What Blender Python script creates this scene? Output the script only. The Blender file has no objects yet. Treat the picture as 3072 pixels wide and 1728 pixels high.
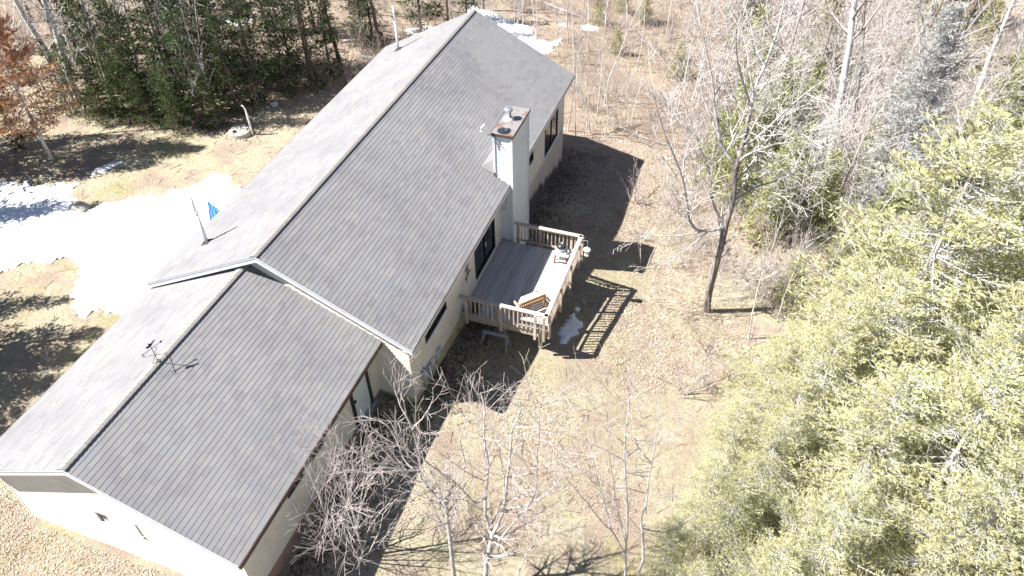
import bpy, math, random
import numpy as np
from mathutils import Vector
scene = bpy.context.scene
COL = scene.collection
rng = np.random.default_rng(7)
random.seed(7)

# ------------------------------------------------------------------ camera
cam_d = bpy.data.cameras.new('camera'); cam = bpy.data.objects.new('camera', cam_d); COL.objects.link(cam)
CX, CY, CZ = 12.7958, -13.4983, 19.5434
yaw, pit, rol = math.radians(-19.7768), math.radians(43.1944), math.radians(-1.1086)
fw = Vector((math.sin(yaw)*math.cos(pit), math.cos(yaw)*math.cos(pit), -math.sin(pit)))
rt = Vector((math.cos(yaw), -math.sin(yaw), 0)); up = rt.cross(fw)
rt2 = rt*math.cos(rol)+up*math.sin(rol); up2 = -rt*math.sin(rol)+up*math.cos(rol)
from mathutils import Matrix
cam.matrix_world = Matrix(((rt2.x, up2.x, -fw.x, CX), (rt2.y, up2.y, -fw.y, CY), (rt2.z, up2.z, -fw.z, CZ), (0, 0, 0, 1)))
cam_d.sensor_width = 36; cam_d.lens = 2305.66*36/3072; cam_d.clip_end = 2000; cam_d.clip_start = 0.1
scene.camera = cam
# ------------------------------------------------------------------ sky and sun
SUN = Vector((1.0, 0.55, -1.525)).normalized()
elev = math.asin(-SUN.z)
world = bpy.data.worlds.new('World'); scene.world = world; world.use_nodes = True
wn = world.node_tree.nodes; wl = world.node_tree.links
sky = wn.new('ShaderNodeTexSky'); sky.sky_type = 'NISHITA'; sky.sun_disc = False
sky.sun_elevation = elev; sky.sun_rotation = math.atan2(-SUN.x, -SUN.y)
sky.altitude = 300; sky.air_density = 0.75; sky.dust_density = 0.3
wl.new(sky.outputs[0], wn['Background'].inputs[0]); wn['Background'].inputs[1].default_value = 0.05
sd = bpy.data.lights.new('sun', 'SUN'); sd.energy = 5.0; sd.angle = math.radians(0.5); sd.color = (1.0, 0.965, 0.91)
so = bpy.data.objects.new('sun', sd); COL.objects.link(so); so.rotation_euler = SUN.to_track_quat('-Z', 'Y').to_euler(); so.location = (-30, -20, 50)
vs = scene.view_settings; vs.view_transform = 'Standard'; vs.look = 'None'; vs.gamma = 1; vs.exposure = 1.5; vs.use_curve_mapping = False

# ------------------------------------------------------------------ ground heights
GP = np.array([(5.55,.8,-.8),(5.55,-3,-.82),(5.6,-5.2,-.85),(7.2,1.4,-1.02),(7.2,2.8,-1.15),(7.3,4.7,-1.32),(9.4,5.1,-1.62),(9.87,9.9,-2.43),(9.8,11.5,-2.8),(10.15,13.6,-3.1),(7.8,18.9,-2.4),
(4.4,.3,-.33),(4.4,2.3,-.6),(4.4,3.6,-.79),(4.4,8.8,-1.25),(4.4,12.2,-1.57),(4.4,17,-2.2),(3.15,-7,-.7),(3.15,-3,-.35),(3.2,-.3,-.25),(-4.45,-7.1,-.35),(.6,-7.1,-.7),(-4.3,0,0),(-4.3,9,-.4),(-4.3,17.5,-1.3),(0,18,-1.7),
(-12,5,.0),(-12,18,-.7),(-22,20,-.6),(-22,0,.2),(-12,-10,-.1),(0,-14,-.8),(10,-8,-1.5),(14,0,-1.9),(20,-10,-2.4),(16,6,-2.7),(22,6,-3.2),(24,24,-4.4),(12,34,-4.4),(-10,40,-2.2),(0,60,-3.8),(30,60,-5),(-40,40,-1.5),(45,0,-4),(40,-40,-3.5),(-45,-30,.5),(0,-50,.2),(80,100,-5),(-80,100,-2),(-100,-60,.5),(100,-60,-4)])
def _tps(r): return np.where(r > 1e-9, r*r*np.log(r+1e-12), 0)
_n = len(GP); _K = _tps(np.linalg.norm(GP[:, None, :2]-GP[None, :, :2], axis=2))+np.eye(_n)*8.0
_Q = np.c_[np.ones(_n), GP[:, :2]]
GW = np.linalg.solve(np.block([[_K, _Q], [_Q.T, np.zeros((3, 3))]]), np.r_[GP[:, 2], 0, 0, 0])
def gz(x, y):
    x = np.clip(np.asarray(x, float), -90, 90); y = np.clip(np.asarray(y, float), -70, 100)
    r = np.sqrt((x[..., None]-GP[:, 0])**2+(y[..., None]-GP[:, 1])**2)
    return _tps(r) @ GW[:_n]+GW[_n]+GW[_n+1]*x+GW[_n+2]*y
def wob(x, y):   # small lumps of the lawn
    return 0.025*np.sin(x*1.7+1.3*np.sin(y*.9))*np.cos(y*1.4+x*.3)+0.012*np.sin(4.1*x+2*np.sin(3*y))*np.sin(3.7*y)
def gh(x, y): return float(gz(x, y)+wob(np.asarray(x, float), np.asarray(y, float)))

# ------------------------------------------------------------------ materials
MATS = {}
class NT:
    def __init__(s, name):
        s.m = bpy.data.materials.new(name); s.m.use_nodes = True; s.t = s.m.node_tree; s.n = s.t.nodes; s.l = s.t.links
        s.b = s.n['Principled BSDF']; MATS[name] = s.m
    def new(s, k, **kw):
        o = s.n.new(k)
        for a, v in kw.items(): setattr(o, a, v)
        return o
    def link(s, a, b): s.l.new(a, b)
    def noise(s, scale, detail=6, rough=.6, vec=None, dim='3D', stretch=None):
        o = s.new('ShaderNodeTexNoise'); o.inputs['Scale'].default_value = scale; o.inputs['Detail'].default_value = detail; o.inputs['Roughness'].default_value = rough
        if vec is None: vec = s.coord()
        if stretch:
            mp = s.new('ShaderNodeMapping'); mp.inputs['Scale'].default_value = stretch; s.link(vec, mp.inputs['Vector']); vec = mp.outputs[0]
        s.link(vec, o.inputs['Vector']); return o.outputs['Fac']
    def coord(s, which='Object'):
        if which == 'World': return s.new('ShaderNodeNewGeometry').outputs['Position']
        return s.new('ShaderNodeTexCoord').outputs[which]
    def ramp(s, fac, stops):
        o = s.new('ShaderNodeValToRGB'); e = o.color_ramp.elements
        while len(e) < len(stops): e.new(.5)
        for i, (p, c) in enumerate(stops):
            e[i].position = p; e[i].color = (*c, 1) if len(c) == 3 else c
        s.link(fac, o.inputs['Fac']); return o.outputs['Color']
    def mix(s, fac, a, b, blend='MIX'):
        o = s.new('ShaderNodeMix', data_type='RGBA', blend_type=blend)
        if isinstance(fac, (int, float)): o.inputs[0].default_value = fac
        else: s.link(fac, o.inputs[0])
        for i, v in ((6, a), (7, b)):
            if isinstance(v, tuple): o.inputs[i].default_value = (*v, 1)
            else: s.link(v, o.inputs[i])
        return o.outputs[2]
    def math(s, op, a, b=None):
        o = s.new('ShaderNodeMath', operation=op)
        for i, v in ((0, a), (1, b)):
            if v is None: continue
            if isinstance(v, (int, float)): o.inputs[i].default_value = v
            else: s.link(v, o.inputs[i])
        return o.outputs[0]
    def bump(s, h, strength=.5, dist=.02):
        o = s.new('ShaderNodeBump'); o.inputs['Strength'].default_value = strength; o.inputs['Distance'].default_value = dist
        s.link(h, o.inputs['Height']); s.link(o.outputs[0], s.b.inputs['Normal'])
    def done(s, col, rough=.8, spec=.3, metal=0):
        if isinstance(col, tuple): s.b.inputs['Base Color'].default_value = (*col, 1)
        else: s.link(col, s.b.inputs['Base Color'])
        s.b.inputs['Roughness'].default_value = rough; s.b.inputs['Specular IOR Level'].default_value = spec; s.b.inputs['Metallic'].default_value = metal
        return s.m
def varied(name, col, var=.12, scale=6, rough=.7, spec=.3, bump=.15, stretch=None, metal=0, world=False, orand=0):
    t = NT(name); c = t.coord('World' if world else 'Object')
    f = t.noise(scale, 6, .65, c, stretch=stretch)
    d = tuple(max(0, x*(1-var*2)) for x in col); l = tuple(min(1, x*(1+var)) for x in col)
    cc = t.ramp(f, [(.3, d), (.5, col), (.72, l)])
    if orand:
        oi = t.new('ShaderNodeObjectInfo'); k = 1-orand; cc = t.mix(1.0, cc, t.ramp(oi.outputs['Random'], [(0, (k, k, k*.98)), (1, (1+orand*.6, 1+orand*.6, 1+orand*.6))]), 'MULTIPLY')
    if bump: t.bump(t.noise(scale*5, 4, .6, c, stretch=stretch), bump, .01)
    return t.done(cc, rough, spec, metal)

# ground: matted dead grass, leaf litter, mossy and bare patches
t = NT('ground'); w = t.coord('World')
n1 = t.noise(.16, 5, .55, w); n2 = t.noise(.55, 10, .72, w); n3 = t.noise(9, 8, .75, w); n4 = t.noise(32, 6, .75, w)
grass = t.ramp(n3, [(.28, (.23, .19, .115)), (.43, (.40, .35, .235)), (.58, (.50, .45, .345)), (.75, (.60, .56, .465))])
leaf = t.ramp(n4, [(.27, (.10, .072, .054)), (.42, (.30, .23, .18)), (.56, (.44, .355, .285)), (.72, (.64, .555, .465))])
moss = t.ramp(n3, [(.3, (.24, .215, .10)), (.55, (.40, .365, .20)), (.8, (.53, .49, .32))])
earth = t.ramp(n4, [(.3, (.24, .175, .14)), (.6, (.39, .30, .25)), (.8, (.50, .40, .345))])
c = t.mix(t.ramp(n2, [(.47, (0, 0, 0)), (.59, (1, 1, 1))]), grass, leaf)
c = t.mix(t.ramp(t.noise(.33, 9, .68, w), [(.50, (0, 0, 0)), (.66, (1, 1, 1))]), c, moss)
c = t.mix(t.ramp(t.noise(.42, 6, .65, w, stretch=(1.0, 1.0, 9.0)), [(.55, (0, 0, 0)), (.66, (1, 1, 1))]), c, earth)
# woods floor: beyond the lawn everything is leaf litter
sep = t.new('ShaderNodeSeparateXYZ'); t.link(w, sep.inputs[0])
wood_y = t.ramp(t.math('ADD', t.math('MULTIPLY', sep.outputs[1], .05), t.math('MULTIPLY', n2, .25)), [(.85, (0, 0, 0)), (1.0, (1, 1, 1))])
c = t.mix(wood_y, c, t.mix(.8, c, leaf))
t.bump(t.math('ADD', n3, t.math('MULTIPLY', n4, .7)), 1.0, .09)
t.done(c, .95, .1)
# snow
t = NT('snow'); w = t.coord('World')
c = t.ramp(t.noise(3.5, 8, .7, w), [(.25, (.70, .72, .74)), (.5, (.80, .82, .84)), (.8, (.86, .87, .88))])
sp = t.ramp(t.noise(21, 3, .7, w), [(.70, (0, 0, 0)), (.735, (1, 1, 1))])
c = t.mix(t.mix(.55, (0., 0., 0.), sp), c, (.36, .30, .22)); t.bump(t.noise(5, 6, .6, w), .5, .06); t.done(c, .6, .3)
# shingles
t = NT('shingle'); w = t.coord('World')
oi = t.new('ShaderNodeObjectInfo'); ge = t.new('ShaderNodeNewGeometry')
r = t.math('FRACT', t.math('ADD', oi.outputs['Random'], ge.outputs['Random Per Island']))
base = t.ramp(r, [(0, (.196, .192, .202)), (.25, (.216, .212, .217)), (.5, (.230, .225, .224)), (.75, (.213, .217, .231)), (1, (.244, .239, .233))])
blot = t.ramp(t.noise(.45, 3, .5, w, stretch=(.8, 1.3, 1)), [(.3, (.86, .86, .88)), (.55, (1, 1, 1)), (.75, (1.04, 1.04, 1.03))])
c = t.mix(1.0, base, blot, 'MULTIPLY')
gr = t.ramp(t.noise(130, 4, .8, w), [(.25, (.72, .72, .73)), (.5, (1, 1, 1)), (.8, (1.22, 1.22, 1.22))])
c = t.mix(1.0, c, gr, 'MULTIPLY'); t.bump(t.noise(160, 3, .7, w), .35, .006); t.done(c, .95, .12)
t = NT('ridge_shingle'); w = t.coord('World')
oi = t.new('ShaderNodeObjectInfo')
base = t.ramp(oi.outputs['Random'], [(0, (.25, .242, .232)), (.4, (.285, .27, .25)), (.7, (.26, .25, .25)), (1, (.31, .295, .275))])
c = t.mix(1.0, base, t.ramp(t.noise(120, 4, .8, w), [(.25, (.75, .75, .75)), (.8, (1.2, 1.2, 1.2))]), 'MULTIPLY'); t.done(c, .95, .12)
varied('trim_white', (.66, .67, .69), .06, 3, .5, .4, 0, world=True)
varied('cream_siding', (.64, .605, .53), .08, 1.6, .55, .35, .1, world=True)
varied('white_siding', (.68, .70, .715), .05, 1.2, .5, .35, .1, world=True)
varied('foundation', (.43, .38, .24), .16, 2.2, .9, .1, .4, world=True)
varied('brick_paint', (.30, .20, .17), .18, 3, .9, .1, .4, world=True)
varied('brown_metal', (.085, .055, .048), .15, 4, .5, .4, .05)
varied('dark_frame', (.016, .015, .018), .1, 4, .5, .4, 0)
varied('black_iron', (.012, .012, .015), .1, 6, .5, .4, 0)
varied('white_frame', (.72, .72, .70), .05, 5, .5, .4, 0)
varied('door_blue', (.56, .62, .66), .05, 2, .45, .4, 0)
varied('pipe_white', (.74, .74, .74), .05, 8, .5, .4, 0)
varied('rubber', (.05, .05, .055), .1, 8, .8, .2, 0)
varied('grey_metal', (.30, .32, .36), .12, 7, .45, .5, .05)
varied('meter_grey', (.33, .36, .42), .1, 7, .5, .4, .05)
varied('galvanised', (.58, .61, .66), .1, 9, .32, .5, .03, metal=.8)
varied('concrete', (.40, .385, .34), .14, 4, .95, .1, .4)
varied('deck_board', (.50, .49, .48), .16, 2.5, .85, .15, .4, stretch=(7, .5, 7), orand=.18)
varied('deck_wood', (.50, .42, .355), .22, 3, .85, .15, .4, stretch=(4, 4, 1), orand=.22)
varied('bench_wood', (.42, .235, .115), .2, 4, .7, .25, .3, stretch=(1, 8, 8))
varied('white_plastic', (.74, .74, .73), .04, 6, .4, .4, 0)
varied('red_metal', (.13, .015, .022), .1, 6, .4, .5, 0)
varied('black_enamel', (.03, .03, .034), .1, 6, .22, .6, 0)
varied('old_wood', (.50, .45, .40), .15, 5, .9, .1, .4, stretch=(1, 7, 7))
t = NT('glass_dark'); f = t.noise(.8, 3, .5, t.coord('World')); c = t.ramp(f, [(.4, (.010, .011, .014)), (.65, (.028, .028, .032))]); t.done(c, .04, .6)
t = NT('glass_mirror'); t.done((.22, .21, .22), .03, .8, .9)
# weathered skirting below the main wall: pale boards gone dark with damp, streaked along the grain
t = NT('skirting'); w = t.coord('World')
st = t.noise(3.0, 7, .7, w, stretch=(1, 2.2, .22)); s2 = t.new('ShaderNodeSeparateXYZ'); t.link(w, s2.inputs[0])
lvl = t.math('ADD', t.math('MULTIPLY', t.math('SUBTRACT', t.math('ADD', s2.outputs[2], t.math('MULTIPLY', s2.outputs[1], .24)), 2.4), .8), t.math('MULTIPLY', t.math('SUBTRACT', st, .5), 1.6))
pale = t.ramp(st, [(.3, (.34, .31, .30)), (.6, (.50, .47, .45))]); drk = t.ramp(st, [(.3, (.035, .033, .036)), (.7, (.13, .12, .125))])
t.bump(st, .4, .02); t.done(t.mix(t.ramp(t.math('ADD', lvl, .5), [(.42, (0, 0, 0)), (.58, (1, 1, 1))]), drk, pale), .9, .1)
# rusty chimney top plate
t = NT('chimney_plate'); o = t.coord('Object')
rust = t.ramp(t.noise(2.2, 5, .6, o), [(.35, (.30, .31, .33)), (.5, (.34, .32, .31)), (.62, (.27, .19, .15)), (.78, (.20, .125, .09))])
t.bump(t.noise(9, 4, .5, o), .1, .01); t.done(rust, .35, .5, .35)
t = NT('print_blue'); g = t.coord('Object')
wv = t.new('ShaderNodeTexWave'); wv.inputs['Scale'].default_value = 1.6; wv.inputs['Distortion'].default_value = 9; wv.inputs['Detail'].default_value = 2; t.link(g, wv.inputs[0])
t.done(t.ramp(wv.outputs['Fac'], [(.35, (.02, .10, .36)), (.62, (.04, .20, .45)), (.72, (.38, .42, .06)), (.85, (.05, .24, .18))]), .6, .3)

# ------------------------------------------------------------------ mesh helpers
ROOT = {}
def raw_mesh(name, V, F, mat):
    """V (n,3) array, F (m,k) int array or list of lists"""
    me = bpy.data.meshes.new(name); V = np.asarray(V, np.float32)
    if isinstance(F, np.ndarray):
        m, k = F.shape
        me.vertices.add(len(V)); me.vertices.foreach_set('co', V.ravel())
        me.loops.add(m*k); me.loops.foreach_set('vertex_index', F.astype(np.int32).ravel())
        me.polygons.add(m); me.polygons.foreach_set('loop_start', np.arange(0, m*k, k, dtype=np.int32)); me.polygons.foreach_set('loop_total', np.full(m, k, np.int32)); me.polygons.foreach_set('use_smooth', np.zeros(m, bool))
        me.update(calc_edges=True)
    else:
        me.from_pydata([tuple(map(float, v)) for v in V], [], F); me.update()
    if mat is not None: me.materials.append(MATS[mat])
    return me
def link(name, me, parent=None, loc=None):
    o = bpy.data.objects.new(name, me); COL.objects.link(o)
    if parent is not None: o.parent = parent
    if loc is not None: o.location = loc
    return o
def tag(o, label, cat, group=None):
    o['label'] = label; o['category'] = cat
    if group: o['group'] = group
    return o
def structure(o): o['kind'] = 'structure'; return o
def stuff(o): o['kind'] = 'stuff'; return o
def thing(name, label, cat, loc, group=None, rz=0):
    o = bpy.data.objects.new(name, None); COL.objects.link(o); o.location = loc; o.rotation_euler = (0, 0, rz); o.empty_display_size = .2
    ROOT[o.name] = Vector(loc); return tag(o, label, cat, group)
class G:
    """geometry collector in world coordinates"""
    def __init__(s): s.v = []; s.f = []
    def add(s, V, F):
        b = len(s.v); s.v += [tuple(map(float, p)) for p in V]; s.f += [[i+b for i in f] for f in F]; return s
    def box(s, x0, x1, y0, y1, z0, z1):
        return s.add([(x0,y0,z0),(x1,y0,z0),(x1,y1,z0),(x0,y1,z0),(x0,y0,z1),(x1,y0,z1),(x1,y1,z1),(x0,y1,z1)], BOXF)
    def hexa(s, P): return s.add(P, BOXF)
    def bar(s, a, b, w, h, upv=(0, 0, 1)):
        a = Vector(a); b = Vector(b); d = (b-a).normalized(); u = Vector(upv)
        if abs(d.dot(u)) > .98: u = Vector((1, 0, 0))
        x = d.cross(u).normalized()*(w/2); y = x.cross(d).normalized()*(h/2)
        return s.add([a-x-y, a+x-y, b+x-y, b-x-y, a-x+y, a+x+y, b+x+y, b-x+y], BOXF)
    def tube(s, pts, rad, k=8, cap=True):
        pts = [Vector(p) for p in pts]; n = len(pts)
        if isinstance(rad, (int, float)): rad = [rad]*n
        V = []; F = []; ref = Vector((.3, .2, .93))
        for i, p in enumerate(pts):
            d = (pts[min(i+1, n-1)]-pts[max(i-1, 0)]).normalized()
            if abs(d.dot(ref)) > .97: ref = Vector((.9, .1, .2))
            x = d.cross(ref).normalized(); y = d.cross(x)
            for j in range(k):
                a = 2*math.pi*j/k; V.append(p+x*math.cos(a)*rad[i]+y*math.sin(a)*rad[i])
        for i in range(n-1):
            for j in range(k):
                F.append([i*k+j, i*k+(j+1) % k, (i+1)*k+(j+1) % k, (i+1)*k+j])
        if cap: F.append(list(range(k))[::-1]); F.append(list(range((n-1)*k, n*k)))
        return s.add(V, F)
    def lathe(s, c, prof, k=20):
        V = []; F = []; n = len(prof)
        for r, z in prof:
            for j in range(k):
                a = 2*math.pi*j/k; V.append((c[0]+r*math.cos(a), c[1]+r*math.sin(a), c[2]+z))
        for i in range(n-1):
            for j in range(k): F.append([i*k+j, i*k+(j+1) % k, (i+1)*k+(j+1) % k, (i+1)*k+j])
        F.append(list(range(k))[::-1]); F.append(list(range((n-1)*k, n*k)))
        return s.add(V, F)
    def build(s, name, mat, root=None, parent=None, smooth=False):
        """root: the thing's Empty; parent: the part it hangs under (defaults to root)"""
        off = ROOT[root.name] if root is not None else Vector((0, 0, 0))
        me = raw_mesh(name, [Vector(p)-off for p in s.v], s.f, mat)
        if smooth:
            for p in me.polygons: p.use_smooth = True
        return link(name, me, parent if parent is not None else root)
BOXF = [[0,3,2,1],[4,5,6,7],[0,1,5,4],[1,2,6,5],[2,3,7,6],[3,0,4,7]]
def copy_tree(o, loc=None, rz=None, sc=None, label=None):
    c = o.copy(); COL.objects.link(c)
    for ch in list(o.children):
        d = ch.copy(); COL.objects.link(d); d.parent = c
        for g in list(ch.children):
            e = g.copy(); COL.objects.link(e); e.parent = d
    if loc is not None: c.location = loc
    if rz is not None: c.rotation_euler = (0, 0, rz)
    if sc is not None: c.scale = (sc, sc, sc) if isinstance(sc, (int, float)) else sc
    if label: c['label'] = label
    return c

# ------------------------------------------------------------------ ground sheet
def axis(a, b, fine0, fine1, step, grow=1.25):
    out = list(np.arange(fine0, fine1+1e-6, step)); s = step
    while out[-1] < b: s *= grow; out.append(min(b, out[-1]+s))
    s = step
    while out[0] > a: s *= grow; out.insert(0, max(a, out[0]-s))
    return np.array(out)
gx_ = axis(-420, 420, -26, 26, .3); gy_ = axis(-380, 460, -11, 40, .3)
X, Y = np.meshgrid(gx_, gy_); Zg = gz(X, Y)+wob(X, Y)*(np.abs(X) < 60)
nx, ny = len(gx_), len(gy_); I = np.arange(nx*ny).reshape(ny, nx)
F = np.stack([I[:-1, :-1], I[:-1, 1:], I[1:, 1:], I[1:, :-1]], -1).reshape(-1, 4)
me = raw_mesh('ground', np.stack([X, Y, Zg], -1).reshape(-1, 3), F, 'ground')
me.polygons.foreach_set('use_smooth', np.ones(len(F), bool))
structure(link('ground', me))

# ------------------------------------------------------------------ house
house = thing('house', 'cream-sided ranch house with grey shingle roof, attached garage and tall white chimney', 'house', (0, 5, 0))
ZR, P, WH, LM = 5.0, .51, 4.75, 17.84            # main ridge height, pitch, half width to eave, length
XG, ZG, PG, WG, YG0 = -.658, 4.30, .485, 4.18, -7.361   # garage ridge
def wedge(parent, xr, zr, p, w, y0, y1, side, name):
    """roof deck slab of one slope"""
    g = G(); xe = xr+side*w; ze = zr-w*p; th = .13
    P8 = [(xr, y0, zr-th-.02), (xe, y0, ze-th-.02), (xe, y1, ze-th-.02), (xr, y1, zr-th-.02), (xr, y0, zr-.02), (xe, y0, ze-.02), (xe, y1, ze-.02), (xr, y1, zr-.02)]
    if side < 0: P8 = [P8[i] for i in (1, 0, 3, 2, 5, 4, 7, 6)]
    return g.hexa(P8).build(name, 'trim_white', house, parent)
roofs = {}
for nm, a in (('main', (ZR, P, WH, 0.0, LM, 0.0)), ('garage', (ZG, PG, WG, YG0, .33, XG))):
    zr, p, w, y0, y1, xr = a
    r1 = wedge(None, xr, zr, p, w, y0, y1, 1, 'roof'); r2 = wedge(None, xr, zr, p, w, y0, y1, -1, 'roof')
    roofs[nm] = (r1, r2)
    r1['label'] = 'shaded grey shingle slope towards the deck' if nm == 'main' else 'grey shingle slope above the garage side door'
    r2['label'] = 'sunlit pale shingle slope towards the snowy lawn' if nm == 'main' else 'sunlit garage slope beside the weathervane'
# shingles, course by course
EXPO = .143
cand = []      # (distance, slope key, side, location pieces)
bulk = {k: ([], []) for k in (('main', 1), ('main', -1), ('garage', 1), ('garage', -1))}
WIDTHS = (.24, .31, .38)
camv = np.array([CX, CY, CZ])
def shingle_pts(zr, p, w, xr, side, s0, s1, ya, yb, th):
    n = math.sqrt(1+p*p); tx, tz = -side/n, p/n            # up-slope direction
    nxx, nz = side*p/n, 1/n                                # outward normal
    xe, ze = xr+side*w, zr-w*p
    out = []
    for (s, h) in ((s0, -.014), (s1, -.014), (s0, th), (s1, -.002)):
        out.append((xe+tx*s+nxx*h, ze+tz*s+nz*h))
    a, b, c, d = out
    Q = [(a[0], ya, a[1]), (b[0], ya, b[1]), (b[0], yb, b[1]), (a[0], yb, a[1]), (c[0], ya, c[1]), (d[0], ya, d[1]), (d[0], yb, d[1]), (c[0], yb, c[1])]
    if side > 0: Q = [Q[i] for i in (1, 0, 3, 2, 5, 4, 7, 6)]
    return Q
rs = random.Random(3)
tabs = []
for nm, (zr, p, w, y0, y1, xr) in (('main', (ZR, P, WH, -.012, LM+.012, 0.0)), ('garage', (ZG, PG, WG, YG0-.012, .325, XG))):
    S = w*math.sqrt(1+p*p)
    for side in (1, -1):
        i = 0
        while i*EXPO < S-.03:
            s0 = i*EXPO-(.02 if i == 0 else 0); s1 = min(S, (i+1)*EXPO+.02)
            y = y0-rs.random()*.2
            while y < y1:
                wd = rs.choice(WIDTHS); ya, yb = max(y, y0), min(y+wd, y1)
                if yb-ya > .03:
                    full = abs((yb-ya)-wd) < 1e-6 and abs(s1-s0-EXPO-.02) < 1e-3 and i > 0
                    xx = xr+side*(w-(s0+s1)/2/math.sqrt(1+p*p)); zz = zr-p*abs(xx-xr)
                    dist = (xx-CX)**2+((ya+yb)/2-CY)**2+(zz-CZ)**2
                    infr = not (side < 0)
                    j_ = rs.uniform(-.005, .005)
                    tabs.append((dist if (full and infr and nm == 'garage') else 1e9, nm, side, s0+j_, s1, ya, yb, wd, rs.uniform(.0060, .0075)))
                y += wd
            i += 1
tabs.sort(key=lambda a: a[0])
PR = {'main': (ZR, P, WH, 0.0), 'garage': (ZG, PG, WG, XG)}
shmesh = {}
for k, (dist, nm, side, s0, s1, ya, yb, wd, th) in enumerate(tabs):
    zr, p, w, xr = PR[nm]
    if k < 300:
        key = (wd, 0)
        if key not in shmesh:
            Q = np.array(shingle_pts(zr, p, w, 0, side, 0, EXPO+.02, 0, wd, .0067)); o0 = np.array(shingle_pts(zr, p, w, 0, side, 0, 1, 0, 1, 0)[5 if side > 0 else 4])
            shmesh[key] = (raw_mesh('shingle', Q-o0, BOXF, 'shingle'), o0)
        me, o0 = shmesh[key]
        n = math.sqrt(1+p*p)
        loc = Vector((o0[0]+xr-side*s0/n, ya, o0[2]+s0*p/n))-ROOT['house']
        link('shingle', me, roofs[nm][0], loc)
    else:
        V, Fc = bulk[(nm, side)]; b = len(V)*8
        V.append(shingle_pts(zr, p, w, xr, side, s0, s1, ya, yb, th))
for (nm, side), (V, _) in bulk.items():
    V = np.array(V).reshape(-1, 3)-np.array(ROOT['house']); nb = len(V)//8
    F = (np.array(BOXF)[None]+8*np.arange(nb)[:, None, None]).reshape(-1, 4)
    stuff(link('shingles', raw_mesh('shingles', V, F, 'shingle'), roofs[nm][0 if side > 0 else 1]))
# ridge caps: bent overlapping pieces
def ridge(nm, zr, p, xr, y0, y1, par):
    e = .15; hw = .17; t0, t1 = .062, .042
    V = []
    for (yy, t) in ((0, t0), (e+.03, t1)):
        for x in (-hw-.03, 0, .075): V += [(x, yy, -p*abs(x)+.000), (x, yy, -p*abs(x)+t)]
    F = [[1, 3, 9, 7], [3, 5, 11, 9], [0, 6, 8, 2], [2, 8, 10, 4], [0, 1, 7, 6], [4, 10, 11, 5], [0, 2, 3, 1], [2, 4, 5, 3], [6, 7, 9, 8], [8, 9, 11, 10]]
    me = raw_mesh('ridge_cap', V, F, 'ridge_shingle'); y = y0
    while y < y1-.02:
        o = link('ridge_cap', me, par, Vector((xr, y, zr+.002*rs.random()))-ROOT['house'])
        if y+e+.03 > y1: o.scale = (1, (y1-y)/(e+.03), 1)
        y += e
ridge('main', ZR, P, 0, -.015, LM+.012, roofs['main'][0]); ridge('garage', ZG, PG, XG, YG0-.015, .30, roofs['garage'][0])
# rake boards, fascia, drip edges, soffits
def rake(xr, zr, p, w, y, th, side, h=.17):
    xe = xr+side*w; ze = zr-w*p; a, b = (y-th, y) if th > 0 else (y, y-th)
    Q = [(xr, a, zr-.03-h), (xe, a, ze-.03-h), (xe, b, ze-.03-h), (xr, b, zr-.03-h), (xr, a, zr-.03), (xe, a, ze-.03), (xe, b, ze-.03), (xr, b, zr-.03)]
    if side < 0: Q = [Q[i] for i in (1, 0, 3, 2, 5, 4, 7, 6)]
    G().hexa(Q).build('rake_board', 'trim_white', house)
    Q2 = [(q[0], q[1]-(.006 if th > 0 else -.006), q[2]) for q in Q]; 
    g = G(); d = .035
    Q3 = [(xr, y-th*1.35, zr-.03-d), (xe, y-th*1.35, ze-.03-d), (xe, y-th*1.02, ze-.03-d), (xr, y-th*1.02, zr-.03-d), (xr, y-th*1.35, zr-.024), (xe, y-th*1.35, ze-.024), (xe, y-th*1.02, ze-.024), (xr, y-th*1.02, zr-.024)]
    if side < 0: Q3 = [Q3[i] for i in (1, 0, 3, 2, 5, 4, 7, 6)]
    g.hexa(Q3).build('drip_edge', 'grey_metal', house)
for sd_ in (1, -1):
    rake(0, ZR, P, WH, -.002, .024, sd_); rake(0, ZR, P, WH, LM+.002, -.024, sd_); rake(XG, ZG, PG, WG, YG0-.002, .024, sd_)
for (xr, zr, p, w, y0, y1) in ((0, ZR, P, WH, 0, LM), (XG, ZG, PG, WG, YG0, .31)):
    for sd_ in (1, -1):
        xe = xr+sd_*w; ze = zr-w*p; a, b = sorted((xe+sd_*.003, xe+sd_*.027))
        G().box(a, b, y0+.002, y1-.002, ze-.21, ze-.055).build('fascia', 'trim_white' if xr == 0 else 'brown_metal', house)
        a, b = sorted((xe+sd_*.003, xe+sd_*.042))
        G().box(a, b, y0+.002, y1-.002, ze-.052, ze-.012).build('drip_edge', 'brown_metal', house)
        xi = xr+sd_*(4.4 if xr == 0 else 3.81); a, b = sorted((xi, xe-sd_*.001))
        G().box(a, b, y0+.03, y1-.03, ze-.205, ze-.18).build('soffit', 'trim_white', house)
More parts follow.
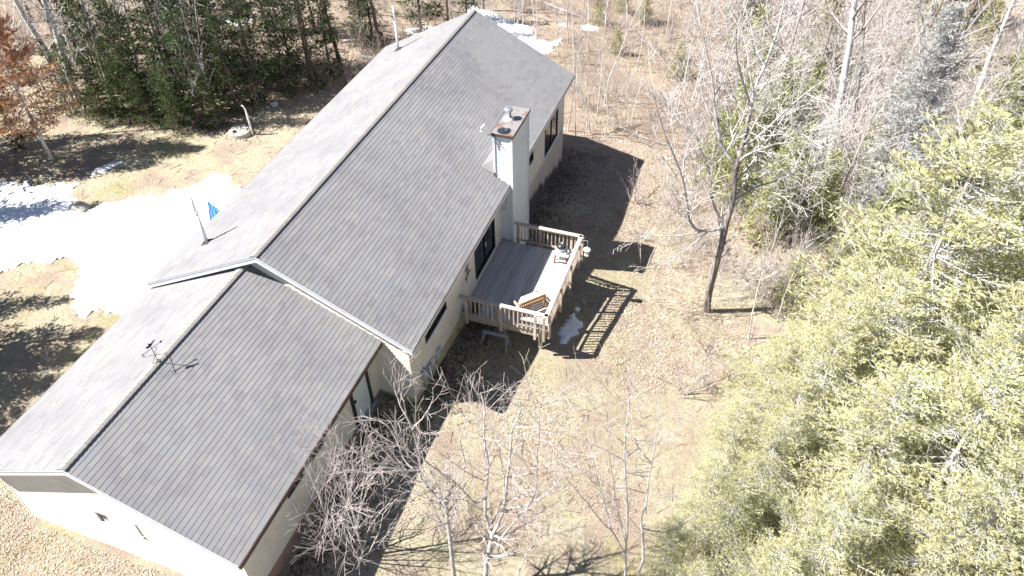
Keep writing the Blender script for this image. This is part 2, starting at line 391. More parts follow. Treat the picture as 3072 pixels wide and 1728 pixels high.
# walls: solid core, lapped siding boards outside
def core(name, x0, x1, y0, y1, zb, zt, xr, zr, p, mat):
    g = G(); zi = zr-.2
    pr = [(x0, zb), (x1, zb), (x1, zr-.2-p*abs(x1-xr)), (xr, zi), (x0, zr-.2-p*abs(x0-xr))]
    V = [(x, y0, z) for x, z in pr]+[(x, y1, z) for x, z in pr]
    F = [[0, 1, 2, 3, 4], [9, 8, 7, 6, 5]]+[[i, i+5, (i+1) % 5+5, (i+1) % 5] for i in range(5)]
    return g.add(V, F).build(name, mat, house)
MX, MY0, MY1 = 4.385, .345, 17.5
GX1, GX0, GY0 = XG+3.8, XG-3.8, -7.0
wm = core('wall', -MX, MX, MY0, MY1, -3.2, 0, 0, ZR, P, 'cream_siding'); wm['label'] = 'main house wall behind the deck'
wg = core('wall', GX0, GX1, GY0, .34, -1.4, 0, XG, ZG, PG, 'cream_siding'); wg['label'] = 'garage wall'
def siding(parent, ax, plane, sgn, u0, u1, z0, z1, holes=(), mat='cream_siding', gable=None, ex=.115, name='siding_board'):
    """ax 'x': wall at x=plane, u=y ; ax 'y': wall at y=plane, u=x. gable=(uc, ztop, p)"""
    z = z0; n = 0
    while z < z1-.01:
        zt = min(z+ex, z1); cuts = sorted({z, zt, *[h[k] for h in holes for k in (2, 3) if z < h[k] < zt]})
        for za, zb in zip(cuts[:-1], cuts[1:]):
            segs = [(u0, u1)]
            for (ha, hb, hz0, hz1) in holes:
                if hz0 < (za+zb)/2 < hz1:
                    segs = [q for (a, b) in segs for q in ((a, min(b, ha)), (max(a, hb), b)) if q[1]-q[0] > .01]
            for (a, b) in segs:
                def lim(u, zz):
                    if gable is None: return u
                    k = max(0, (gable[1]-zz)/gable[2]); return min(max(u, gable[0]-k), gable[0]+k)
                A0, B0, A1, B1 = lim(a, za), lim(b, za), lim(a, zb), lim(b, zb)
                if B0-A0 < .02: continue
                oa, ob = .021*(1-(za-z)/ex)+.004, .021*(1-(zb-z)/ex)+.004
                def pt(u, o, zz): return (plane+sgn*o, u, zz) if ax == 'x' else (u, plane+sgn*o, zz)
                Q = [pt(A0, 0, za), pt(B0, 0, za), pt(B0, oa, za), pt(A0, oa, za), pt(A1, 0, zb), pt(B1, 0, zb), pt(B1, ob, zb), pt(A1, ob, zb)]
                G().hexa(Q).build(name, mat, house, parent); n += 1
        z = zt
def window(name, ax, plane, sgn, u0, u1, z0, z1, fr='dark_frame', glass='glass_dark', mull=(), fw_=.06, sill=True, proud=.045):
    def bx(g, a, b, za, zb, o0, o1):
        p, q = sorted((plane+sgn*o0, plane+sgn*o1))
        return g.box(p, q, a, b, za, zb) if ax == 'x' else g.box(a, b, p, q, za, zb)
    pane = bx(G(), u0+.01, u1-.01, z0+.01, z1-.01, .0005, .006).build(name, glass, house)
    g = G()
    for a, b, za, zb in ((u0, u0+fw_, z0, z1), (u1-fw_, u1, z0, z1), (u0+fw_, u1-fw_, z0, z0+fw_), (u0+fw_, u1-fw_, z1-fw_, z1)): bx(g, a, b, za, zb, .0005, proud)
    g.build('frame', fr, house, pane)
    for m in mull: bx(G(), m-.03, m+.03, z0+fw_, z1-fw_, .006, proud-.008).build('mullion', fr, house, pane)
    if sill: bx(G(), u0-.04, u1+.04, z0-.035, z0-.001, .0005, proud+.03).build('sill', 'white_frame' if fr == 'white_frame' else 'trim_white', house, pane)
    return pane
RX = MX
holes = [(1.5, 3.2, 1.28, 2.2), (5.9, 7.92, .22, 2.27), (12.1, 12.78, 1.18, 2.2), (14.5, 16.46, .2, 2.25)]
siding(wm, 'x', RX, 1, MY0, 8.83, -.18, 2.4, [h for h in holes if h[0] < 8])
siding(wm, 'x', RX, 1, 10.74, MY1, .1, 2.4, [h for h in holes if h[0] > 10])
siding(wm, 'y', MY0, -1, -MX, MX, -.2, 4.75, (), gable=(0, ZR-.25, P))
siding(wg, 'x', GX1, 1, GY0, .33, -.1, 2.12, [(-3.78, -2.95, 1.28, 1.9), (-4.9, -4.15, 1.28, 1.9), (-1.37, -.25, -.09, 2.0)])
siding(wg, 'y', GY0, -1, GX0, GX1, -.79, 4.15, [(-1.35, -.01, 1.05, 1.66)], gable=(XG, ZG-.25, PG))
w1 = window('window', 'x', RX, 1, 1.5, 3.2, 1.28, 2.2, mull=(2.35,)); w1['label'] = 'dark sliding window beneath the eave'
sl = window('sliding_door', 'x', RX, 1, 5.9, 7.92, .22, 2.27, mull=(6.92,), fw_=.07, proud=.06); sl['label'] = 'dark glass sliding door opening on the deck'
G().box(RX+.062, RX+.09, 6.86, 6.9, 1.05, 1.25).build('handle', 'white_frame', house, sl)
w2 = window('window', 'x', RX, 1, 12.1, 12.78, 1.18, 2.2)
w3 = window('window', 'x', RX, 1, 14.5, 16.46, .2, 2.25, mull=(15.5,)); w3['label'] = 'tall dark window pair at the far end of the wall'
window('window', 'x', GX1, 1, -3.78, -2.95, 1.28, 1.9); window('window', 'x', GX1, 1, -4.9, -4.15, 1.28, 1.9)
gw = window('window', 'y', GY0, -1, -1.35, -.01, 1.05, 1.66, fr='white_frame', glass='glass_dark', mull=(), fw_=.05, proud=.05); gw['label'] = 'white-framed window in the sunlit garage gable'
G().box(-1.0, -.062, GY0-.012, GY0-.0065, 1.101, 1.609).build('blind', 'white_plastic', house, gw)
# side door of the garage: pale blue storm door in a dark frame
dr = G().box(GX1+.0005, GX1+.03, -1.25, -.37, .0, 1.95).build('door', 'door_blue', house)
g = G(); g.box(GX1+.0005, GX1+.07, -1.37, -1.25, -.09, 2.0); g.box(GX1+.0005, GX1+.07, -.37, -.25, -.09, 2.0); g.box(GX1+.0005, GX1+.07, -1.25, -.37, 1.95, 2.0); g.build('frame', 'dark_frame', house, dr)
G().box(GX1+.031, GX1+.075, -1.2, -1.14, .9, 1.0).build('handle', 'black_iron', house, dr)
G().box(GX1+.021, GX1+.16, -1.42, -.2, -.16, -.095).build('door_sill', 'grey_metal', house, dr)
# corner trims
for (x, y) in ((RX, MY0), (RX, MY1)):
    G().box(x-.06, x+.028, y-(.028 if y < 5 else .06), y+(.06 if y < 5 else .028), -.2 if y < 5 else .1, 2.4).build('corner_trim', 'white_siding' if y > 5 else 'cream_siding', house)
for (x, s) in ((GX1, 1), (GX0, -1)):
    a, b = sorted((x-s*.06, x+s*.028)); G().box(a, b, GY0-.028, GY0+.06, -.79, 2.08).build('corner_trim', 'cream_siding', house)
# foundation and skirting strips
G().box(RX+.001, RX+.03, MY0+.01, 8.8, -1.9, -.185).build('foundation', 'foundation', house)
G().box(-MX, RX-.02, MY0-.03, MY0-.001, -1.2, -.205).build('foundation', 'foundation', house)
G().box(GX1+.001, GX1+.02, GY0+.03, .3, -1.4, -.105).build('foundation', 'brick_paint', house)
G().box(GX0-.01, GX1, GY0-.02, GY0-.001, -1.4, -.795).build('foundation', 'concrete', house)
g = G(); yy = 10.76
while yy < 17.44:
    b = min(yy+.3, 17.5); G().box(RX+.001, RX+.02+.004*rs.random(), yy+.003, b-.003, -3.2, .03).build('skirting_board', 'skirting', house); yy += .3
G().box(RX+.001, RX+.045, 10.76, 17.52, .035, .095).build('trim_band', 'trim_white', house)
# ------------------------------------------------------------------ chimney
CX0, CX1, CY0, CY1, CT = 4.18, 4.86, 8.83, 10.74, 4.68
ch = G().box(CX0+.02, CX1-.02, CY0+.02, CY1-.02, -2.2, CT).build('chimney', 'white_siding', house); ch['label'] = 'tall white sided chimney rising past the eave'
siding(ch, 'y', CY0+.02, -1, CX0, CX1, -1.2, CT, (), 'white_siding')
siding(ch, 'x', CX1-.02, 1, CY0, CY1, -2.1, CT, (), 'white_siding')
siding(ch, 'x', CX0+.02, -1, CY0, CY1, 2.3, CT, (), 'white_siding')
siding(ch, 'y', CY1-.02, 1, CX0, CX1, 2.0, CT, (), 'white_siding')
for x in (CX0, CX1):
    for y in (CY0, CY1): G().box(x-.035, x+.035, y-.035, y+.035, 2.6 if x == CX0 else -2.1, CT-.002).build('corner_trim', 'white_siding', house, ch)
G().box(CX0-.07, CX1+.07, CY0-.07, CY1+.07, CT, CT+.07).build('cap_plate', 'chimney_plate', house, ch)
g = G(); 
for a, b in (((CX0-.075, CY0-.075), (CX1+.075, CY0-.075)), ((CX1+.075, CY0-.075), (CX1+.075, CY1+.075)), ((CX1+.075, CY1+.075), (CX0-.075, CY1+.075)), ((CX0-.075, CY1+.075), (CX0-.075, CY0-.075))):
    g.bar((*a, CT+.02), (*b, CT+.02), .012, .11)
g.build('cap_flange', 'brown_metal', house, ch)
FL = (4.40, 9.85)
g = G(); g.lathe((*FL, CT+.07), [(.20, 0), (.19, .03), (.13, .09), (.125, .1)], 24); g.build('flue_collar', 'white_frame', house, ch, True)
g = G(); g.lathe((*FL, CT+.165), [(.095, 0), (.095, .20), (.12, .21), (.12, .25)], 24); g.build('flue_pipe', 'galvanised', house, ch, True)
g = G(); g.lathe((*FL, CT+.41), [(.10, 0), (.155, .015), (.165, .035), (.155, .05), (.16, .06), (.165, .10), (.15, .125), (.05, .135)], 24); g.build('flue_cap', 'galvanised', house, ch, True)
# second flue cover: flat dark mirror disc on the top plate
g = G(); g.lathe((4.5, 9.05, CT+.0705), [(.25, 0), (.25, .012), (.235, .022), (.05, .03)], 28); g.build('flue_cover', 'glass_mirror', house, ch, True)
# cricket flashing and step flashing at the roof
G().add([(3.62, 8.83, 3.165), (4.18, 8.83, 2.92), (4.18, 10.74, 2.92), (3.62, 10.74, 3.165), (4.18, 9.78, 3.25)], [[0, 1, 4], [1, 2, 4], [2, 3, 4], [0, 4, 3]]).build('cricket', 'shingle', house, ch)
G().box(CX0-.025, CX0+.02, CY0-.05, CY0-.025, 2.75, 3.05).build('flashing', 'rubber', house, ch)
# J-shaped antenna mast clamped to the chimney corner
g = G(); pts = [(4.24, 8.79, 4.55), (4.10, 8.70, 4.70), (3.95, 8.60, 4.78), (3.86, 8.55, 4.84), (3.80, 8.52, 4.95), (3.82, 8.54, 5.06), (3.90, 8.58, 5.10)]
g.tube(pts, .028, 8); g.lathe((3.92, 8.59, 5.08), [(.05, 0), (.06, .04), (.04, .09)], 10)
mast = g.build('antenna_mast', 'pipe_white', house, ch, True)
g = G(); g.bar((4.24, 8.785, 4.35), (4.24, 8.785, 4.66), .09, .03); g.tube([(4.24, 8.77, 4.5), (4.42, 8.74, 4.36), (4.44, 8.77, 4.3)], .014, 6); g.build('mast_bracket', 'grey_metal', house, ch)
# cable loop under the eave beside the chimney
g = G(); g.tube([(4.62, 8.55+.25*math.sin(a), 1.95+.35*math.cos(a)) for a in np.linspace(.3, 5.9, 18)], .008, 5, False); g.build('cable', 'rubber', house)
# meters, conduits, vent hood, hose bib on the long wall
def meter(y, z, w, h, d, zc):
    g = G(); g.box(RX+.021, RX+.021+d, y-w/2, y+w/2, z-h/2, z+h/2); m = g.build('meter_box', 'meter_grey', house)
    gg = G(); V = [(RX+.021+d+dd, y+r*math.cos(a), z+.04+r*math.sin(a)) for (r, dd) in ((.085, .001), (.085, .05), (.07, .08)) for a in np.linspace(0, 2*math.pi, 15)[:-1]]
    F = [[i*14+j, i*14+(j+1) % 14, (i+1)*14+(j+1) % 14, (i+1)*14+j] for i in range(2) for j in range(14)]+[list(range(28, 42))]
    gg.add(V, F).build('dial', 'galvanised', house, m); G().tube([(RX+.06, y, z-h/2), (RX+.06, y, zc)], .025, 8).build('conduit', 'grey_metal', house, m)
meter(1.0, .33, .24, .34, .11, -.45); meter(1.42, .12, .26, .36, .12, -.62)
g = G(); g.box(RX+.021, RX+.12, 2.08, 2.36, -.05, .25); vb = g.build('vent_hood', 'door_blue', house); G().box(RX+.1205, RX+.13, 2.12, 2.32, -.01, .16).build('louvre', 'meter_grey', house, vb)
g = G(); g.tube([(RX+.03, 3.9, -.45), (RX+.10, 3.9, -.45), (RX+.13, 3.9, -.5)], .015, 6); g.tube([(RX+.06, 3.87, -.46), (RX+.07, 3.8, -.9), (RX+.06, 3.72, -1.0)], .008, 5); g.build('hose_bib', 'rubber', house)
g = G(); g.tube([(RX+.04, 1.5, .3), (RX+.05, 1.75, .28), (RX+.05, 2.0, .1), (RX+.05, 2.0, -.5)], .008, 5); g.build('cable', 'rubber', house)
# wrought iron wall ornament
g = G(); oy, oz = 5.12, 1.25
def spiral(y, z, r0, turns, sgn): return [(RX+.04, y+sgn*r*math.cos(a), z+r*math.sin(a)) for a, r in ((a, r0*(1-.75*a/(turns*6.283))) for a in np.linspace(0, turns*6.283, 22))]
for (dy, dz, r, t_, s_) in ((-.08, .18, .14, 1.3, 1), (.1, -.1, .15, 1.4, -1), (-.12, -.2, .12, 1.2, -1), (.08, .28, .1, 1.2, 1)): g.tube(spiral(oy+dy, oz+dz, r, t_, s_), .009, 5)
g.tube([(RX+.035, oy-.12, oz-.42), (RX+.05, oy-.02, oz-.1), (RX+.05, oy+.02, oz+.2), (RX+.04, oy-.03, oz+.42)], .011, 6); g.tube([(RX+.05, oy, oz), (RX+.12, oy+.16, oz-.02), (RX+.1, oy+.3, oz-.12)], .009, 5)
o = g.build('wall_ornament', 'black_iron', None, None); tag(o, 'black wrought iron scroll hung between window and sliding door', 'ornament')
# roof vents: two tall white pipes on the sunlit slope
def vent(x, y, h):
    z = ZR-P*abs(x); t_ = thing('vent_pipe', '', 'pipe', (x, y, z), 'white vent pipes on the roof')
    g = G(); g.tube([(x, y, z-.05), (x, y, z+h*.62)], .055, 12); g.build('pipe', 'pipe_white', t_, None, True)
    g = G(); g.tube([(x, y, z+h*.62), (x, y, z+h)], .042, 12); g.build('upper_pipe', 'pipe_white', t_, None, True)
    g = G(); g.tube([(x, y, z+h*.60), (x, y, z+h*.65)], .07, 12); g.build('coupling', 'pipe_white', t_)
    g = G(); 
    g.add([(x-.17, y-.15, z-.17*P+.012), (x+.15, y-.15, z+.15*P+.012), (x+.15, y+.15, z+.15*P+.012), (x-.17, y+.15, z-.17*P+.012), (x-.07, y-.07, z+.07), (x+.07, y-.07, z+.09), (x+.07, y+.07, z+.09), (x-.07, y+.07, z+.07)], BOXF); g.build('boot', 'rubber', t_)
    return t_
vent(-3.5, 1.795, 1.93)['label'] = 'tall white vent pipe on the sunlit slope, close to the garage end'
vent(-3.296, 16.348, 2.06)['label'] = 'tall white vent pipe on the sunlit slope, at the wooded far end'
# ------------------------------------------------------------------ weathervane on the garage ridge
wx, wy, wz = XG, -3.86, ZG+.03
wv_ = thing('weathervane', 'small black iron weathervane with compass letters on the garage ridge', 'weathervane', (wx, wy, wz))
g = G()
for dx, dy in ((.12, 0), (-.12, 0), (0, .12), (0, -.12)): g.tube([(wx+dx, wy+dy, wz-PG*abs(dx)+.005), (wx, wy, wz+.12)], .011, 5)
g.build('foot', 'black_iron', wv_)
G().tube([(wx, wy, wz+.08), (wx, wy, wz+.86)], .012, 6).build('pole', 'black_iron', wv_)
ca, sa = math.cos(.55), math.sin(.55)
g = G(); g.tube([(wx-.3*ca, wy-.3*sa, wz+.36), (wx+.3*ca, wy+.3*sa, wz+.36)], .009, 5); g.tube([(wx+.3*sa, wy-.3*ca, wz+.36), (wx-.3*sa, wy+.3*ca, wz+.36)], .009, 5); arms = g.build('compass_arms', 'black_iron', wv_)
STROKES = {'N': [(0, 0), (0, 1), (.7, 0), (.7, 1)], 'S': [(.7, .85), (.4, 1), (.05, .8), (.6, .35), (.5, .05), (0, .1)], 'E': [(.7, 1), (0, 1), (0, .5), (.55, .5), (0, .5), (0, 0), (.7, 0)], 'W': [(0, 1), (.2, 0), (.4, .7), (.6, 0), (.8, 1)]}
for L_, (ux, uy) in (('N', (ca, sa)), ('S', (-ca, -sa)), ('E', (sa, -ca)), ('W', (-sa, ca))):
    b = Vector((wx+ux*.37, wy+uy*.37, wz+.31)); g = G(); s_ = .1
    pts = [b+Vector(((px-.35)*s_*(-sa if abs(ux) < .7 else ca)*0+(px-.35)*s_*ca, (px-.35)*s_*sa, pz*s_)) for px, pz in STROKES[L_]]
    g.tube(pts, .008, 5); g.build('letter', 'black_iron', wv_, arms)
g = G(); da = Vector((.25, .97, 0)); q0 = Vector((wx, wy, wz+.72))
g.tube([q0-da*.36, q0+da*.36], .010, 5)
def flat(poly, th=.008):
    n_ = Vector((da.y, -da.x, 0))*th; P_ = [q0+da*u+Vector((0, 0, v)) for u, v in poly]; k = len(P_)
    g.add([p-n_ for p in P_]+[p+n_ for p in P_], [list(range(k)), list(range(2*k-1, k-1, -1))]+[[i, (i+1) % k, (i+1) % k+k, i+k] for i in range(k)])
flat([(.36, -.05), (.48, 0), (.36, .05)]); flat([(-.44, -.07), (-.32, 0), (-.44, .07), (-.36, 0)])
flat([(-.16, .12), (-.04, .10), (.07, .14), (.17, .22), (.25, .2), (.18, .27), (.1, .24), (.03, .22), (-.06, .30), (-.05, .2), (-.18, .2)]); g.tube([q0, q0+Vector((0, 0, .13))], .009, 5)
g.build('arrow_and_bird', 'black_iron', wv_)
wv_.scale = (.72, .72, .72)

# ------------------------------------------------------------------ deck
deck = thing('deck', 'weathered grey wooden deck with baluster railing outside the sliding door', 'deck', (6, 6.5, -1.4))
DX0, DX1, DY0, DY1, DZ = 4.43, 7.55, 4.36, 8.74, -.10
n_b = 22; bw = (DX1-DX0)/n_b
for i in range(n_b):
    x = DX0+i*bw; dz = rs.uniform(-.004, .004)
    G().box(x+.004, x+bw-.004, DY0-.02-rs.random()*.012, DY1+rs.random()*.01, DZ-.036+dz, DZ+dz).build('deck_plank', 'deck_board', deck)
G().box(DX0, DX1+.04, DY0-.002, DY0+.038, DZ-.27, DZ-.042).build('rim_joist', 'deck_wood', deck)
G().box(DX0, DX1+.04, DY1-.04, DY1-.002, DZ-.27, DZ-.042).build('rim_joist', 'deck_wood', deck)
G().box(DX1+.0, DX1+.038, DY0+.04, DY1-.042, DZ-.27, DZ-.042).build('rim_joist', 'deck_wood', deck)
for y in np.linspace(DY0+.6, DY1-.6, 6): G().box(DX0, DX1-.002, y-.02, y+.02, DZ-.24, DZ-.042).build('joist', 'deck_wood', deck)
for x, y in ((7.3, DY0+.35), (7.3, 6.5), (7.3, DY1-.35), (5.9, DY0+.35), (5.9, DY1-.35)):
    G().box(x-.07, x+.07, y-.07, y+.07, gh(x, y)-.15, DZ-.245).build('support_post', 'deck_wood', deck)
RT = .83
def railing(a, b, posts, bal, outn):
    """a,b ends of the rail line in plan; posts / bal lists of distances along it"""
    a = Vector((*a, 0)); b = Vector((*b, 0)); d = (b-a).normalized(); L = (b-a).length
    def p3(u, z, o=0): q = a+d*u+Vector((*outn, 0))*o; return (q.x, q.y, z)
    G().bar(p3(-.06, RT-.019), p3(L+.06, RT-.019), .15, .038).build('rail_cap', 'deck_wood', deck)
    G().bar(p3(0, RT-.085), p3(L, RT-.085), .04, .09).build('top_rail', 'deck_wood', deck)
    G().bar(p3(0, .0), p3(L, .0), .04, .09).build('bottom_rail', 'deck_wood', deck)
    for u in posts: G().bar(p3(u, DZ-.30, .075), p3(u, RT-.04, .075), .09, .09, (d.x, d.y, 0)).build('post', 'deck_wood', deck)
    for u in bal: 
        w_ = rs.uniform(-.004, .004); G().bar(p3(u, -.04, .038), p3(u+w_, RT-.045, .038), .036, .036, (d.x, d.y, 0)).build('baluster', 'deck_wood', deck)
def bals(posts, step=.165):
    out = []
    for p, q in zip(posts[:-1], posts[1:]):
        n = max(1, round((q-p)/step)); out += [p+(q-p)*k/n for k in range(1, n)]
    return out
pn = [.24, 1.52, 2.80, 3.12]; railing((4.44, 4.32), (7.62, 4.32), pn, bals(pn), (0, -1))
pf = [.06, .98, 2.25, 2.55]; railing((4.98, 8.84), (7.62, 8.84), pf, bals(pf), (0, 1))
pr_ = [.1, 1.52, 2.82, 4.02, 4.46]; railing((7.62, 4.34), (7.62, 8.82), pr_, bals(pr_), (1, 0))
# dark pot in the near corner by the wall
g = G(); g.lathe((4.86, 4.62, DZ+.001), [(.13, 0), (.16, .05), (.19, .33), (.2, .36), (.17, .36), (.16, .30), (.02, .29)], 18); o = g.build('flower_pot', 'brown_metal', None, None, True); tag(o, 'dark brown pot in the deck corner against the house wall', 'pot')
# ------------------------------------------------------------------ garden bench on the deck
bo = Vector((6.78, 5.22, DZ)); bd = Vector((.67, .742, 0)).normalized(); bn = Vector((-bd.y, bd.x, 0))   # bd along the back, bn towards the seat front
bench = thing('garden_bench', 'low slatted wooden bench standing askew in the sunny deck corner', 'bench', tuple(bo))
def bp(u, v, z): return bo+bd*u+bn*v+Vector((0, 0, z))
for i in range(5): G().bar(bp(-.56, .06+i*.105, .345), bp(.56, .06+i*.105, .345), .092, .024).build('seat_slat', 'old_wood', bench)
for s_ in (-.52, .52):
    G().bar(bp(s_, -.02, .0), bp(s_, -.02, .34), .06, .06, tuple(bd)).build('leg', 'bench_wood', bench); G().bar(bp(s_, .48, .0), bp(s_, .48, .33), .06, .06, tuple(bd)).build('leg', 'bench_wood', bench)
    G().bar(bp(s_, -.02, .3), bp(s_, -.13, .74), .06, .05, tuple(bd)).build('back_post', 'bench_wood', bench)
    G().bar(bp(s_, -.1, .52), bp(s_, .5, .5), .07, .03).build('armrest', 'old_wood', bench); G().bar(bp(s_, .48, .33), bp(s_, .48, .49), .05, .05, tuple(bd)).build('arm_post', 'bench_wood', bench)
    G().bar(bp(s_, 0, .30), bp(s_, .48, .30), .035, .07).build('seat_rail', 'bench_wood', bench)
G().bar(bp(-.55, -.055, .45), bp(.55, -.055, .45), .03, .08).build('back_rail', 'bench_wood', bench); G().bar(bp(-.55, -.115, .68), bp(.55, -.115, .68), .03, .07).build('back_rail', 'bench_wood', bench)
for i in range(13):
    u = -.48+.08*i; G().bar(bp(u, -.03, .40), bp(u, -.115, .76), .045, .02, tuple(bn)).build('back_slat', 'bench_wood', bench)
# ------------------------------------------------------------------ kettle grill on a red-legged white stand
gx, gy = 7.06, 8.22
tb = thing('side_table', 'white plastic table with red legs in the far deck corner', 'table', (gx, gy, DZ))
g = G(); g.box(gx-.30, gx+.30, gy-.24, gy+.24, DZ+.46, DZ+.50); g.box(gx-.27, gx+.27, gy-.21, gy+.21, DZ+.40, DZ+.459); g.build('table_top', 'white_plastic', tb)
for sx in (-1, 1):
    for sy in (-1, 1): G().bar((gx+sx*.25, gy+sy*.19, DZ), (gx+sx*.22, gy+sy*.17, DZ+.40), .05, .05, (1, 0, 0)).build('leg', 'red_metal', tb)
G().box(gx-.2, gx+.2, gy-.18, gy+.18, DZ+.14, DZ+.17).build('shelf', 'white_plastic', tb)
gr = thing('kettle_grill', 'small black domed kettle grill on the white table', 'grill', (gx-.04, gy+.02, DZ+.50))
g = G(); 
for a in (0.5, 2.6, 4.7): g.bar((gx-.04+.12*math.cos(a), gy+.02+.12*math.sin(a), DZ+.50), (gx-.04+.09*math.cos(a), gy+.02+.09*math.sin(a), DZ+.60), .025, .025, (1, 0, 0))
g.build('feet', 'galvanised', gr)
g = G(); g.lathe((gx-.04, gy+.02, DZ+.57), [(.05, 0), (.12, .02), (.17, .07), (.185, .13), (.195, .135), (.195, .15), (.18, .152)], 24); g.build('bowl', 'white_plastic', gr, None, True)
g = G(); g.lathe((gx-.04, gy+.02, DZ+.725), [(.2, 0), (.195, .02), (.175, .07), (.13, .11), (.06, .13), (.02, .134)], 24); g.build('lid', 'black_enamel', gr, None, True)
g = G(); g.tube([(gx-.09, gy+.02, DZ+.855), (gx-.08, gy+.02, DZ+.905), (gx+.0, gy+.02, DZ+.905), (gx+.01, gy+.02, DZ+.855)], .013, 6); g.build('handle', 'galvanised', gr)
g = G(); g.lathe((gx+.2, gy-.1, DZ+.501), [(.06, 0), (.075, .02), (.085, .13), (.09, .14), (.08, .14), (.07, .03), (.01, .02)], 16); tag(g.build('cup', 'grey_metal', None, None, True), 'small grey metal pot on the white table beside the grill', 'pot')
# ------------------------------------------------------------------ hanging feeder outside the rail
fd = thing('bird_feeder', 'pale lantern-shaped bird feeder hung from a bracket outside the deck rail', 'bird feeder', (8.02, 8.24, .42))
g = G(); g.tube([(7.63, 8.48, RT), (7.72, 8.44, RT+.1), (7.98, 8.28, RT+.3), (8.02, 8.245, RT+.27), (8.02, 8.24, RT+.12)], .009, 6); g.build('bracket', 'grey_metal', fd)
g = G(); g.tube([(7.66, 7.9, .3), (7.95, 8.3, .25), (8.05, 8.5, .2)], .009, 6); g.build('lower_bracket', 'grey_metal', fd)
g = G(); g.lathe((8.02, 8.24, .72), [(.15, 0), (.145, .02), (.08, .08), (.02, .12), (.012, .16)], 18); g.build('roof', 'white_plastic', fd, None, True)
g = G(); g.lathe((8.02, 8.24, .5), [(.06, 0), (.07, .05), (.07, .2), (.05, .219)], 14); g.build('seed_tube', 'galvanised', fd, None, True)
g = G(); g.lathe((8.02, 8.24, .44), [(.06, 0), (.10, .02), (.11, .055), (.09, .059)], 18); g.build('tray', 'old_wood', fd, None, True)
# ------------------------------------------------------------------ grey metal sawhorse below the deck edge
sx0, sy0, sx1, sy1 = 5.35, 4.02, 6.3, 4.04
zz = (gh(sx0, sy0)+gh(sx1, sy1))/2
sw = thing('sawhorse', 'grey metal trestle standing in the shade below the deck', 'trestle', (5.8, 4.03, zz))
G().bar((sx0, sy0, zz+.62), (sx1, sy1, zz+.62), .09, .08).build('beam', 'grey_metal', sw)
for x, y, s_ in ((sx0+.06, sy0, -1), (sx1-.06, sy1, 1)):
    for k in (-1, 1): G().bar((x, y+k*.03, zz+.6), (x+s_*.07, y+k*.22, gh(x+s_*.07, y+k*.22)), .05, .03, (1, 0, 0)).build('leg', 'grey_metal', sw)
    G().bar((x+s_*.03, y-.12, zz+.3), (x+s_*.03, y+.12, zz+.3), .03, .03).build('cross_brace', 'grey_metal', sw)
# ------------------------------------------------------------------ septic riser with its vent pipe
sx, sy = -10.55, 12.74; sz = gh(sx, sy)
st_ = thing('septic_riser', 'round concrete well cover on the lawn below the dark firs', 'well cover', (sx, sy, sz))
g = G(); g.lathe((sx, sy, sz-.1), [(.52, 0), (.52, .30), (.5, .32), (.05, .325)], 32); g.build('ring', 'concrete', st_)
g = G(); g.lathe((sx-.12, sy-.2, sz+.225), [(.11, 0), (.11, .012), (.1, .02), (.02, .02)], 16); g.build('hatch', 'dark_frame', st_)
px, py = -10.0, 12.95; pz = gh(px, py)
vp = thing('standpipe', 'thin white standpipe with a bent top behind the concrete well cover', 'pipe', (px, py, pz))
G().tube([(px, py, pz-.1), (px, py, pz+1.15)], .05, 10).build('pipe', 'pipe_white', vp)
G().tube([(px, py, pz+1.15), (px-.01, py, pz+1.4), (px-.07, py-.03, pz+1.55), (px-.14, py-.06, pz+1.6)], .04, 10).build('elbow', 'pipe_white', vp)
# ------------------------------------------------------------------ colourful pennant sign beside the house wall
fx, fy = -7.4, 6.2; fz = gh(fx, fy)
FSC = .78
fs = thing('pennant_sign', 'blue printed triangular yard banner half hidden behind the roof edge', 'banner', (fx, fy, fz))
q = [(fx, fy, fz), (fx+1.1, fy+.1, fz+.02), (fx+.12, fy+.06, fz+1.05), (fx-.5, fy-.02, fz+.0)]
def tri(a, b, c, name, mat):
    n_ = (Vector(b)-Vector(a)).cross(Vector(c)-Vector(a)).normalized()*.01
    P_ = [Vector(a), Vector(b), Vector(c)]; G().add([p-n_ for p in P_]+[p+n_ for p in P_], [[2, 1, 0], [3, 4, 5], [0, 1, 4, 3], [1, 2, 5, 4], [2, 0, 3, 5]]).build(name, mat, fs)
tri((fx+.02, fy-.3, fz+.0), (fx+1.2, fy+.1, fz+.25), (fx-.05, fy+.1, fz+1.25), 'front_panel', 'print_blue'); tri((fx-.02, fy-.3, fz), (fx-.06, fy+.1, fz+1.25), (fx-.42, fy+.3, fz), 'side_panel', 'old_wood')
G().tube([(fx-.05, fy+.1, fz), (fx-.05, fy+.1, fz+1.3)], .015, 6).build('pole', 'white_frame', fs)
fs.scale = (FSC, FSC, FSC)
